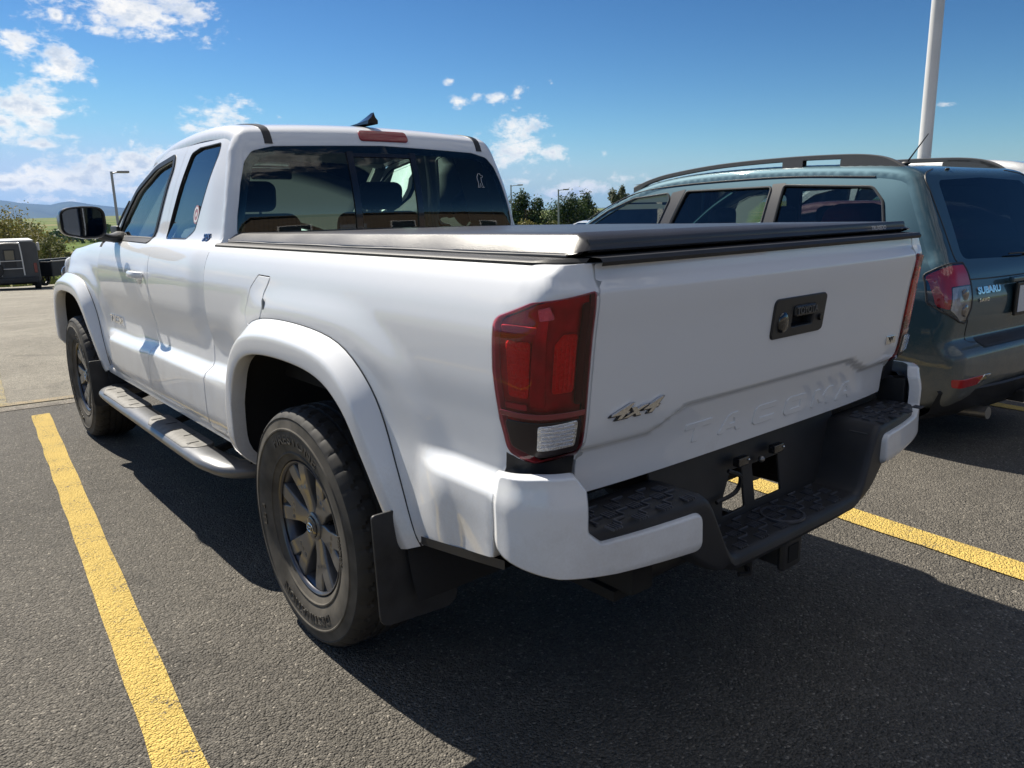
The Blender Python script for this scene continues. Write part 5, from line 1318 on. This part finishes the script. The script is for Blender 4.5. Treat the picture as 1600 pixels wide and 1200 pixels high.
def simple_wheel(root, x, y, R, w, m_rim, s, spokes=5):
    e = bpy.data.objects.new('wheel', None); COL.objects.link(e); e.parent = root; e.location = (x, y, R-.005); e.rotation_euler = (0, 0, 0 if s < 0 else pi)
    MB().lathe([(R*.62, -w*.44), (R*.66, -w*.5), (R*.80, -w*.52), (R*.93, -w*.47), (R*.985, -w*.36), (R, 0), (R*.985, w*.36), (R*.93, w*.47), (R*.66, w*.5)], n=56).build('tyre', RUBBER, e)
    mb = MB().lathe([(R*.60, -w*.46), (R*.645, -w*.47), (R*.65, -w*.42), (R*.58, -w*.3), (R*.56, w*.2)], n=48)
    for k in range(spokes):
        a = 2*pi*k/spokes; d = Vector((0, sin(a), cos(a))); t = Vector((0, cos(a), -sin(a)))
        mb.grid([[d*rr*R+t*q*wd+Vector((-w*(.36+.08*rr)-(0 if abs(q) > .9 else .006), 0, 0)) for q in (-1, -.5, .5, 1)] for rr, wd in ((.08, .05), (.3, .03), (.61, .045))])
    mb.lathe([(.0001, -w*.42), (.05, -w*.41), (.07, -w*.36)], n=24); mb.build('rim', m_rim, e)
    return e

# ---- teal green estate car beside the pickup
TEAL = paint('teal_paint', (.038, .086, .114), rough=.30, metal=.5)
TEAL.node_tree.nodes['Principled BSDF'].inputs['Coat Weight'].default_value = .9
suv = empty('parked_car', (3.362, .286, -.073), -radians(5.35), 'dark teal green estate car with roof rails, parked right of the white pickup', 'car')
_sw = table([(.25,.78),(.33,.815),(.42,.850),(.58,.878),(.75,.890),(.90,.888),(1.0,.874),(1.08,.848),(1.14,.815),(1.22,.785),(1.30,.757),(1.45,.700),(1.55,.655),(1.66,.600)])
def SW(y, z):
    w = _sw(z)
    w -= .10*sst(-.45, -1.05, y)**1.5+.16*sst(2.7, 3.6, y)**1.5
    w += .012*math.exp(-((z-.62)/.05)**2)*sst(-.9, -.4, y)*sst(3.4, 2.9, y)
    return w
sprof = [(-.80,.30),(-.90,.33),(-.965,.42),(-.985,.56),(-.975,.63),(-.93,.665),(-.905,.70),(-.925,.80),(-.930,.90),(-.905,1.00),(-.885,1.06),(-.842,1.13),(-.770,1.27),(-.690,1.42),(-.625,1.535),(-.580,1.585),(-.48,1.618),(-.25,1.640),(.30,1.662),(.85,1.660),(1.25,1.635),(1.55,1.580),(1.90,1.44),(2.20,1.27),(2.42,1.13),(2.60,1.075),(3.0,1.02),(3.35,.93),(3.50,.80),(3.56,.60),(3.54,.40),(3.40,.28)]
sg_w = [(fillet([(2.18,1.215,.03),(2.06,1.30,.1),(1.86,1.405,.2),(1.60,1.492,.2),(1.26,1.520,.03),(1.22,1.48,.04),(1.32,1.10,.02),(2.10,1.12,.05)], n=4), GL_SIDE),
        (fillet([(1.08,1.530,.03),(.345,1.535,.03),(.345,1.12,.02),(1.20,1.11,.03)], n=4), glass('teal_privacy', (.60,.72,.70), .02)),
        (fillet([(.255,1.540,.02),(-.355,1.510,.07),(-.44,1.43,.08),(-.530,1.17,.05),(.245,1.13,.02)], n=4), glass('dark_privacy', (.26,.30,.31), .02))]
def rear_h(vz_): return [fillet([(-.60,vz_(1.115),.05),(-.555,vz_(1.30),.2),(-.50,vz_(1.535),.06),(0,vz_(1.552),0),(.50,vz_(1.535),.06),(.555,vz_(1.30),.2),(.60,vz_(1.115),.05),(0,vz_(1.10),0)], n=4)]
def front_h(vz_): return [fillet([(-.66,vz_(1.15,False),.05),(-.54,vz_(1.54,False),.05),(0,vz_(1.57,False),0),(.54,vz_(1.54,False),.05),(.66,vz_(1.15,False),.05)], n=4)]
CB = car_body(suv, sprof, SW, .075, TEAL, [(0,.33,.38),(2.615,.33,.38)], .30, sg_w, step=.035, rear_holes=rear_h, front_holes=front_h)
fix_out(CB['body'], (0, 1.2, .8))
for h, gm in ((rear_h(CB['vz'])[0], glass('hatch_glass', (.035, .045, .055), .01)), (front_h(CB['vz'])[0], GL_WIND)):
    panel('back_window' if gm is not GL_WIND else 'windshield', h, CB['sh'], gm, suv, step=.06, flange=False)
def soff(d):
    sh = CB['sh']
    def f(u, v):
        e = .004; n = (sh(u+e, v)-sh(u-e, v)).cross(sh(u, v+e)-sh(u, v-e)).normalized(); p = sh(u, v)
        if n.dot(p-Vector((0, 1.2, .8))) < 0: n = -n
        return p+n*d
    return f
V_ = CB['vz']
# black surround of the side windows and pillars
blk = mat('window_black', (.035, .036, .038), rough=.45)
for s in (-1, 1):
    sd_ = CB['sides'][s]; f = (lambda s_: lambda u, v: Vector((s_*(SW(u, v)+.003), u, v)))(s)
    mb = MB()
    for P_ in ([(1.345,1.09),(1.215,1.525),(1.095,1.545),(1.22,1.09)], [(.350,1.10),(.345,1.552),(.250,1.555),(.245,1.10)]):
        a, b, c, d = P_
        mb = MB(); mb.grid([[f(a[0]+(b[0]-a[0])*t+((d[0]+(c[0]-d[0])*t)-(a[0]+(b[0]-a[0])*t))*q, a[1]+(b[1]-a[1])*t+((d[1]+(c[1]-d[1])*t)-(a[1]+(b[1]-a[1])*t))*q) for q in (0, .5, 1)] for t in np.linspace(0, 1, 8)])
        mb.build('door_pillar', mat('pillar_grey', (.060, .060, .062), rough=.35), sd_, wn=False)
    for w, _ in sg_w:
        Q = resample(w, .05); MB().tube([f(*q) for q in Q], .0075, n=6, closed=True, cap=False).build('window_seal', blk, sd_, wn=False)
    MB().tube([f(y, z) for y, z in spline([(2.10,1.33),(1.86,1.445),(1.58,1.535),(1.22,1.572),(.7,1.588),(.2,1.590),(-.35,1.565)], 5)], .005, n=6).build('drip_moulding', blk, sd_, wn=False)
    MB().tube([f(y, 1.095) for y in np.linspace(2.15, -.5, 20)], .010, n=6).build('belt_moulding', blk, sd_, wn=False)
    for seam in ([(2.30,1.08),(2.26,.8),(2.22,.45),(2.1,.34)], [(1.28,1.08),(1.26,.7),(1.24,.34)], [(.30,1.08),(.36,.8),(.42,.62),(.36,.50)]):
        MB().tube([f(a, b)-Vector((s*.003, 0, 0)) for a, b in spline(seam, 5)], .0035, n=5).build('door_gap', BLACKP, sd_, wn=False)
    for y in (1.45, .52): MB().tube([Vector((s*(SW(y, .86)+a), y+b, .86)) for a, b in ((0, .08), (.035, .06), (.035, -.06), (0, -.08))], .012, n=8).build('door_handle', TEAL, sd_)
    # lower cladding and side skirts
    MB().grid([[Vector((s*(SW(y, .36)+a), y, z)) for y in np.linspace(2.2, .42, 10)] for a, z in ((.004,.42),(.014,.40),(.010,.31),(-.06,.27))]).build('side_skirt', BLACKP, suv)
    # roof rails: long arch on three feet
    rr_ = spline([(1.70,1.585),(1.52,1.632),(1.30,1.668),(.85,1.705),(.32,1.716),(-.10,1.708),(-.30,1.690),(-.42,1.655),(-.50,1.605)], 5); xr = .585
    rows = []
    for i, (y, z) in enumerate(rr_):
        t = i/(len(rr_)-1); hgt = .030+.030*sst(.12, 0, t)+.034*sst(.80, .93, t); w = .020
        rows.append([Vector((s*(xr+a*w), y, z-b*hgt)) for a, b in ((-1, .9), (-1, .15), (-.6, 0), (.6, 0), (1, .15), (1, .9), (.5, 1), (-.5, 1))])
    mb = MB().grid(rows, closed_u=True)
    mb.F.append(tuple(range(8))); mb.F.append(tuple(len(mb.V)-8+j for j in range(8)))
    mb.grid([[Vector((s*(xr+a), y, z)) for a in (-.018, .018)] for y, z in ((1.70,1.60),(1.42,1.612))])
    mb.build('roof_rail', mat('rail_grey', (.085, .083, .080), rough=.38, bump=(300, .2, .001)), suv)
    mb = MB(); mb.grid([[Vector((s*(xr+a), y, z)) for a, z in ((-.02, 1.585), (-.02, 1.69), (.02, 1.69), (.022, 1.585))] for y in (.32, .27, .22, .17)]); mb.build('rail_foot', mat('rail_grey', (.085,.083,.08)), suv)
    mb = MB(); mb.grid([[Vector((s*(xr+a), y, z)) for a, z in ((-.02, 1.575), (-.02, zt), (.02, zt), (.022, 1.575))] for y, zt in ((-.09, 1.675), (-.13, 1.69), (-.32, 1.68), (-.47, 1.62))]); mb.build('rail_foot', mat('rail_grey', (.085,.083,.08)), suv)
    # tail lamp wrapping the corner
    ft = soff(.006); um = CB['umax']
    def lamp_outline(sh_):
        return fillet([(s*.628,V_(1.098)-sh_,.012),(s*.612,V_(.985),.2),(s*.632,V_(.86),.05),(s*.665,V_(.785),.012),(s*.73,V_(.800)+sh_,.05),(s*(um(V_(.88))-.02),V_(.855),.05),(s*(um(V_(.95))+.05),V_(.91),.05),(s*(um(V_(1.09))+.04),V_(1.098)-sh_,.03)], n=5)
    cl = panel('tail_light', lamp_outline(0), ft, LENS_C, suv, step=.03, flange=False)
    fi = soff(-.004+.006)
    top = fillet([(s*.628,V_(1.088),.015),(s*.612,V_(.985),.01),(s*(um(V_(.98))-.075),V_(.985),.01),(s*(um(V_(.86))-.06),V_(.865),.01),(s*(um(V_(.88))+.01),V_(.885),.04),(s*(um(V_(1.05))+.03),V_(1.088),.02)], n=3)
    panel('red_lens', top, soff(.0035), mat('teal_lamp_red', (.90, .045, .075), rough=.35, coat=.6, bump=(240,.3,.003)), cl, step=.03, flange=False)
    low = fillet([(s*.612,V_(.980),.01),(s*.640,V_(.805),.03),(s*.72,V_(.80),.03),(s*(um(V_(.86))-.064),V_(.862),.01),(s*(um(V_(.98))-.080),V_(.980),.01)], n=3)
    lw = panel('clear_reflector', low, soff(.0025), mat('lamp_silver', (.85,.87,.90), rough=.4, metal=.85, bump=(30,.6,.02)), cl, step=.02, flange=False)
    for zz in (.935, .855):
        c = soff(.004)(s*.690, V_(zz)); MB().ellipsoid(c, (.034, .010, .034), 18, 10).build('bulb', mat('bulb_dark', (.16,.15,.15), rough=.08, metal=.5, coat=1), lw)
    pts_ = resample(lamp_outline(0), .03); MB().tube([soff(.004)(*q) for q in pts_], .0055, n=6, closed=True, cap=False).build('lamp_seal', blk, cl, wn=False)
    # hatch shut line and bumper reflector
    hp = [(s*.42,V_(1.600)),(s*.60,V_(1.560)),(s*.635,V_(1.45)),(s*.655,V_(1.30)),(s*.675,V_(1.12)),(s*.640,V_(1.10))]
    MB().tube([soff(-.001)(*q) for q in spline(hp, 5)], .0045, n=6).build('hatch_gap', BLACKP, suv, wn=False)
    panel('bumper_reflector', fillet([(s*.50,V_(.490),.01),(s*.790,V_(.490),.01),(s*.775,V_(.445),.012),(s*.565,V_(.445),.012)], n=3), soff(.004), mat('reflector_red', (.45,.012,.015), rough=.15, coat=1), suv, step=.03, flange=True, depth=.008, sign=-1 if False else 1)
    panel('reflector_tip', fillet([(s*.42,V_(.488),.004),(s*.495,V_(.490),.004),(s*.555,V_(.447),.004),(s*.52,V_(.445),.004)], n=2), soff(.004), CHROME, suv, step=.03, depth=.006)
    for k, y in enumerate((0, 2.615)): simple_wheel(suv, s*.765, y, .335, .21, mat('alloy_silver', (.45,.45,.46), rough=.3, metal=.8), s)
    MB().ellipsoid((s*.98, 1.98, 1.10), (.11, .09, .075), 20, 12, .8).build('side_mirror', TEAL, suv)
    MB().tube([(s*.84, 2.04, 1.06), (s*.92, 2.0, 1.08)], .02, n=8).build('mirror_arm', BLACKP, suv)
# hatch lower half: gap under the lamps, crease, plate, lettering
for nm, P_ in (('hatch_gap', [(-.632,V_(.80)),(-.61,V_(.72)),(-.57,V_(.672)),(-.3,V_(.665)),(.3,V_(.665)),(.57,V_(.672)),(.61,V_(.72)),(.632,V_(.80))]), ('hatch_gap', [(-.60,V_(1.010)),(-.3,V_(1.004)),(.3,V_(1.004)),(.60,V_(1.010))])):
    MB().tube([soff(-.001)(*q) for q in spline(P_, 6)], .004, n=6).build(nm, BLACKP, suv, wn=False)
fr_ = soff(.004)
lt = text_mb('SUBARU', .050, lambda a, b, c: fr_(-.43+a, V_(.945)+b)+Vector((0, -c, 0)), extrude=.003, xs=1.35, bold=.0022).build('maker_lettering', CHROME, suv, ang=20)
text_mb('S-AWD', .026, lambda a, b, c: fr_(-.49+a, V_(.895)+b)+Vector((0, -c, 0)), extrude=.002, xs=1.3, bold=.001).build('drive_lettering', CHROME, suv, ang=20)
pl_ = MB().box((0, -.948, .875), (.34, .018, .19), .01).build('licence_plate', mat('plate_frame', (.01,.01,.01), rough=.4), suv)
MB().box((0, -.959, .875), (.30, .004, .15), .004).build('plate_face', mat('plate_white', (.62,.65,.70), rough=.35), pl_)
MB().box((0, -.950, .990), (.50, .03, .03), .01).build('hatch_handle', TEAL, suv)
MB().tube(spline([(.16,-.870,1.135),(.10,-.872,1.12),(-.02,-.870,1.122),(-.12,-.868,1.122)], 4), .005, n=6).build('wiper', BLACKP, suv)
MB().ellipsoid((.17, -.872, 1.125), (.025, .012, .014), 12, 8).build('wiper_hub', BLACKP, suv)
# bumper top tread and black lower apron
panel('bumper_tread', fillet([(-.50,V_(.640),.02),(.50,V_(.640),.02),(.52,V_(.690),.02),(-.52,V_(.690),.02)], n=3), soff(.003), BLACKP, suv, step=.04, flange=False)
mb = MB(); mb.grid([[Vector((x, y+.05*(abs(x)/.8)**3*2, z)) for x in np.linspace(-.80, .80, 20)] for y, z in ((-.985,.425),(-.995,.415),(-.95,.30),(-.87,.24),(-.6,.22))]); mb.build('lower_apron', BLACKP, suv)
mb = MB(); mb.box((0, 1.3, .30), (1.36, 3.9, .10), .03); mb.build('underbody', DARK, suv)
MB().tube([(-.42, -.3, .27), (-.45, -.85, .26), (-.45, -1.0, .27)], .035, n=12).build('exhaust_pipe', STEEL, suv)
MB().box((.1, -.96, .30), (.30, .10, .07), .01).build('tow_bar', hk, suv)
# aerial, washer nozzle
MB().tube([(-.35, -.355, 1.645), (-.35, -.47, 1.80)], [.0055, .003], n=6).ellipsoid((-.35, -.35, 1.644), (.02, .03, .012), 10, 6).build('radio_aerial', BLACKP, suv)
MB().ellipsoid((-.28, -.56, 1.600), (.018, .012, .008), 8, 6).build('washer_nozzle', BLACKP, suv)
# inside: seats, headrests, dash, something red on the back shelf
MB().box((0, 1.2, .62), (1.30, 3.4, .30), .05).build('cabin_floor', DARK, suv)
for x, y, nm in ((-.36, 1.10, 'seat'), (.36, 1.10, 'seat'), (-.36, .20, 'rear_seat'), (.36, .20, 'rear_seat')):
    st = MB().box((x, y, .98), (.48, .14, .56), .06, rot=Matrix.Rotation(radians(14), 3, 'X'), seg=3).build(nm, SEAT, suv)
    MB().box((x, y-.09, 1.33), (.25, .10, .16), .045, seg=3).build('headrest', SEAT, st)
MB().box((0, 2.0, 1.0), (1.3, .4, .2), .08, seg=3).build('dashboard', mat('dash', (.03,.031,.033)), suv)
MB().box((-.42, -.10, 1.20), (.40, .30, .44), .10, seg=3).build('red_bag', mat('red_cloth', (.42,.02,.025), rough=.8), suv)
MB().box((0, 1.88, 1.47), (.22, .03, .06), .014).build('rear_view_mirror', BLACKP, suv)

# ---- two more parked cars further right
def plain_car(name, loc, rz, label, cat, group, pnt, prof_, Wf, wins, R, yf, r=.08, ymid=1.0, rh=None, fh=None, wheel_w=.21):
    e = empty(name, loc, rz, label, cat, group)
    C_ = car_body(e, prof_, Wf, r, pnt, [(0,R,R+.05),(yf,R,R+.05)], .28, wins, step=.07, rear_holes=rh, front_holes=fh, y_mid=ymid)
    fix_out(C_['body'], (0, 1.2, .8))
    for q, h in enumerate((rh(C_['vz'])[0], fh(C_['vz'])[0])): panel('windshield' if q else 'back_window', h, C_['sh'], glass('dark_privacy', (.26,.30,.31), .02) if not q else GL_WIND, e, step=.1, flange=False)
    for s in (-1, 1):
        for y in (0, yf): simple_wheel(e, s*(Wf(0, .6)-.12), y, R, wheel_w, mat('alloy_silver', (.45,.45,.46)), s)
        for w, _ in wins: MB().tube([Vector((s*(Wf(*q)+.002), q[0], q[1])) for q in resample(w, .06)], .009, n=6, closed=True, cap=False).build('window_seal', blk, e, wn=False)
        sh_ = C_['sh']; vv = C_['vz']; um_ = C_['umax']
        panel('tail_light', fillet([(s*(um_(vv(.95))-.20),vv(.98),.02),(s*(um_(vv(.95))+.03),vv(.98),.02),(s*(um_(vv(.8))+.03),vv(.78),.02),(s*(um_(vv(.8))-.18),vv(.80),.02)], n=3), lambda u, v: sh_(u, v)+Vector((s*.004, -.006, 0)), mat('teal_lamp_red', (.42,.015,.03)), e, step=.05, flange=False)
        MB().ellipsoid((s*(Wf(1.9, 1.0)+.10), yf-.75, 1.08), (.10, .07, .07), 16, 10, .8).build('side_mirror', pnt, e)
    MB().box((0, yf/2, .32), (1.3, yf+.9, .12), .03).build('underbody', DARK, e)
    MB().box((0, yf/2, .6), (1.3, yf-.6, .3), .03).build('cabin_floor', DARK, e)
    for x in (-.36, .36):
        for y in (.5, 1.35):
            st = MB().box((x, y, .95), (.46, .14, .55), .06, seg=2).build('seat', SEAT, e); MB().box((x, y-.05, 1.28), (.24, .09, .15), .04).build('headrest', SEAT, st)
    MB().box((0, -.93, .62), (.34, .02, .16), .01).build('licence_plate', mat('plate_white', (.62,.65,.70)), e)
    return e, C_
PG = 'cars parked in the bays to the right'
MAUVE = paint('mauve_paint', (.16, .055, .075), rough=.3, metal=.2)
GREYP = paint('pale_paint', (.58, .59, .60), rough=.3, metal=.3)
_mw = table([(.25,.74),(.45,.85),(.65,.89),(.85,.88),(.95,.85),(1.02,.80),(1.2,.70),(1.40,.58),(1.5,.52)])
MW = lambda y, z: _mw(z)-.14*sst(-.3, -1.05, y)**1.5-.18*sst(2.6, 3.6, y)**1.5
mp = [(-.85,.28),(-.98,.42),(-1.0,.60),(-.97,.80),(-.94,.95),(-.82,1.01),(-.55,1.06),(-.25,1.20),(.1,1.36),(.45,1.43),(1.0,1.445),(1.35,1.41),(1.75,1.25),(2.15,1.03),(2.4,.97),(3.0,.90),(3.4,.78),(3.50,.60),(3.48,.42),(3.35,.28)]
mw_ = [(fillet([(1.95,1.03,.03),(1.50,1.28,.1),(.95,1.36,.05),(.90,1.0,.03)], n=3), GL_SIDE), (fillet([(.85,1.36,.05),(.35,1.33,.1),(-.02,1.14,.06),(-.05,1.02,.03),(.84,1.0,.03)], n=3), GL_SIDE)]
plain_car('parked_car', (6.25, .9, gz(6, 0)), -radians(5), 'low mauve car, only its roof showing past the teal car', 'car', PG, MAUVE, mp, MW, mw_, .32, 2.6,
          rh=lambda v: [fillet([(-.56,v(1.06),.03),(-.48,v(1.33),.05),(.48,v(1.33),.05),(.56,v(1.06),.03)], n=3)], fh=lambda v: [fillet([(-.60,v(1.06,False),.04),(-.48,v(1.38,False),.04),(.48,v(1.38,False),.04),(.60,v(1.06,False),.04)], n=3)])
_gw = table([(.25,.80),(.45,.92),(.75,.97),(1.0,.96),(1.15,.93),(1.25,.88),(1.5,.79),(1.75,.69),(1.9,.62)])
GW = lambda y, z: _gw(z)-.10*sst(-.5, -1.1, y)**1.5-.16*sst(3.0, 3.9, y)**1.5
gp = [(a, b*1.0 if b < 1.2 else 1.2+(b-1.2)*1.17) for a, b in [(-.95,.35),(-1.08,.50),(-1.10,.75),(-1.05,1.0),(-1.02,1.15),(-.92,1.35),(-.82,1.60),(-.70,1.70),(-.3,1.76),(.5,1.80),(1.2,1.79),(1.7,1.72),(2.15,1.45),(2.5,1.22),(2.8,1.14),(3.4,1.08),(3.75,.98),(3.85,.7),(3.82,.45),(3.7,.33)]]
gw_ = [(fillet([(2.30,1.22,.03),(1.85,1.52,.1),(1.35,1.62,.05),(1.30,1.18,.03)], n=3), GL_SIDE), (fillet([(1.22,1.62,.04),(.42,1.63,.04),(.42,1.18,.03),(1.24,1.18,.03)], n=3), GL_SIDE), (fillet([(.34,1.63,.04),(-.55,1.58,.1),(-.75,1.25,.05),(.34,1.18,.03)], n=3), GL_PRIV)]
e_, C_ = plain_car('parked_car', (9.05, 1.7, gz(9, 0)+.02), -radians(5), 'tall pale estate car, its sunlit roof just showing furthest right', 'car', PG, GREYP, gp, GW, gw_, .37, 2.85,
          rh=lambda v: [fillet([(-.62,v(1.22),.03),(-.52,v(1.60),.05),(.52,v(1.60),.05),(.62,v(1.22),.03)], n=3)], fh=lambda v: [fillet([(-.70,v(1.24,False),.04),(-.56,v(1.64,False),.04),(.56,v(1.64,False),.04),(.70,v(1.24,False),.04)], n=3)])

# ---- camper van and dark trailer at the far edge of the lot, left
def on_lot(px, py, d): 
    x, y = at_az(px, d, py); return x, y, gz(x, y)
cx_, cy_, cz_ = on_lot(22, 450, 42.5)
cv = empty('camper_van', (cx_, cy_, cz_), -radians(6), 'grey camper van seen from behind, ladder on its back door, far left', 'camper van')
CG = mat('camper_grey', (.055, .058, .062), rough=.5, vary=(3, .1)); CW = mat('camper_white', (.55, .56, .56), rough=.5)
rows = []
for y, k in ((-2.7, .975), (-2.66, 1.0), (2.3, 1.0), (2.6, .93)):
    rows.append([Vector((x*k, y, z)) for x, z in ((-1.02,.50),(-1.04,.60),(-1.04,1.95),(-.98,2.12),(-.86,2.19),(.86,2.19),(.98,2.12),(1.04,1.95),(1.04,.60),(1.02,.50))])
mb = MB().grid(rows, closed_u=True); mb.F.append(tuple(range(10))); mb.F.append(tuple(30+j for j in range(10))[::-1]); mb.build('body', CG, cv)
MB().box((0, 0, 2.21), (1.9, 4.8, .06), .02).build('roof_cap', CW, cv)
f = MB().box((-.02, -2.71, 1.50), (.44, .03, .74), .02).build('rear_door_window', BLACKP, cv); MB().box((-.02, -2.73, 1.62), (.34, .01, .40), .01).build('pane', mat('camper_pane', (.15,.14,.11), rough=.1), f)
mb = MB(); mb.tube(spline([(-.40,-2.80,.75),(-.40,-2.80,2.0),(-.30,-2.80,2.12),(.30,-2.80,2.12),(.40,-2.80,2.0),(.44,-2.80,.75)], 4), .028, n=8)
for z in (1.05, 1.38): mb.tube([(-.40,-2.80,z),(.42,-2.80,z)], .02, n=6)
mb.build('ladder', mat('ladder_alu', (.6,.6,.6), rough=.4, metal=.3), cv)
MB().box((0, -2.78, .55), (1.9, .14, .24), .03).build('bumper', BLACKP, cv)
for s in (-1, 1):
    MB().box((s*.88, -2.71, 1.05), (.12, .04, .42), .02).build('tail_light', mat('dull_lamp_red', (.16,.02,.02), rough=.3, coat=.5), cv)
    MB().box((s*1.045, 0, 1.6), (.02, 2.4, .5), .01).build('side_window', BLACKG, cv)
    for y in (-1.7, 1.6): simple_wheel(cv, s*.90, y, .37, .24, BLACKP, s)
    MB().box((s*1.10, -2.3, 1.95), (.10, .3, .35), .03).build('side_awning_end', CW, cv)
MB().lathe([(.10,-.09),(.24,-.10),(.33,-.08),(.36,0),(.33,.10)], c=(-.66, -2.83, 1.02), axis='y', n=28).build('spare_wheel', RUBBER, cv)
MB().box((0, 0, .42), (1.7, 4.6, .16), .02).build('underbody', DARK, cv)
tx, ty, tz = on_lot(92, 448, 43.5)
tl_ = empty('flatbed_trailer', (tx+.35, ty+.3, tz), -radians(50), 'low black open trailer between the camper van and the white fender', 'trailer')
mb = MB(); mb.box((0, 0, .62), (1.7, 3.4, .10), .01); mb.build('deck', BLACKP, tl_)
for s in (-1, 1):
    MB().box((s*.85, 0, .95), (.05, 3.4, .60), .01).build('side_wall', BLACKP, tl_); MB().box((s*.87, 0, 1.26), (.08, 3.44, .05), .01).build('top_rail', STEEL, tl_); simple_wheel(tl_, s*.98, -.2, .34, .2, BLACKP, s)
MB().box((0, -1.7, .95), (1.7, .05, .60), .01).build('tail_board', BLACKP, tl_); MB().box((0, 1.7, .95), (1.7, .05, .60), .01).build('head_board', BLACKP, tl_)
MB().tube([(-.5, 1.7, .55), (0, 2.7, .5), (.5, 1.7, .55)], .04, n=8).build('drawbar', BLACKP, tl_)
# a few pale cars far across the lot, seen only through the teal car's windows
FG = 'pale cars across the lot'
CP = paint('silver_paint', (.50, .52, .54), rough=.3, metal=.3)
def make_far(x, y, label):
    e, c = plain_car('parked_car', (x, y, gz(x, y)), radians(85), label, 'car', FG, CP, mp, MW, mw_, .32, 2.6,
          rh=lambda v: [fillet([(-.56,v(1.06),.03),(-.48,v(1.33),.05),(.48,v(1.33),.05),(.56,v(1.06),.03)], n=3)], fh=lambda v: [fillet([(-.60,v(1.06,False),.04),(-.48,v(1.38,False),.04),(.48,v(1.38,False),.04),(.60,v(1.06,False),.04)], n=3)])
    return e
xf, yf_ = at_az(940, 24, 352); make_far(xf+1, yf_, 'silver car across the lot, seen through the front window of the teal car')

# ---- air: thin haze between here and the mountains
def haze_box():
    mb = MB(); bx = 15500; v = []
    for z in (-60, 345):
        for x, y in ((-bx, -3000), (bx, -3000), (bx, 14800), (-bx, 14800)): v.append((x, y, z))
    mb.add(v, [(3,2,1,0),(4,5,6,7),(0,1,5,4),(1,2,6,5),(2,3,7,6),(3,0,4,7)])
    m = bpy.data.materials.new('haze_air'); m.use_nodes = True; t = m.node_tree; t.nodes.clear(); o = t.nodes.new('ShaderNodeOutputMaterial'); p = t.nodes.new('ShaderNodeVolumePrincipled')
    p.inputs['Density'].default_value = 4.6e-5; p.inputs['Color'].default_value = (.26, .50, 1, 1); p.inputs['Anisotropy'].default_value = .2; t.links.new(p.outputs[0], o.inputs['Volume'])
    ob = mb.build('haze', m, None, smooth=False, wn=False); tag(ob, kind='stuff', label='thin blue haze in the air towards the mountains'); return ob
# nothing sits deeper than thing > part > sub-part
def depth(o): return 0 if o.parent is None else 1+depth(o.parent)
for o in list(bpy.data.objects):
    while depth(o) > 2 and o.parent.matrix_basis == Matrix(): o.parent = o.parent.parent
HAZE = True
if HAZE: haze_box()
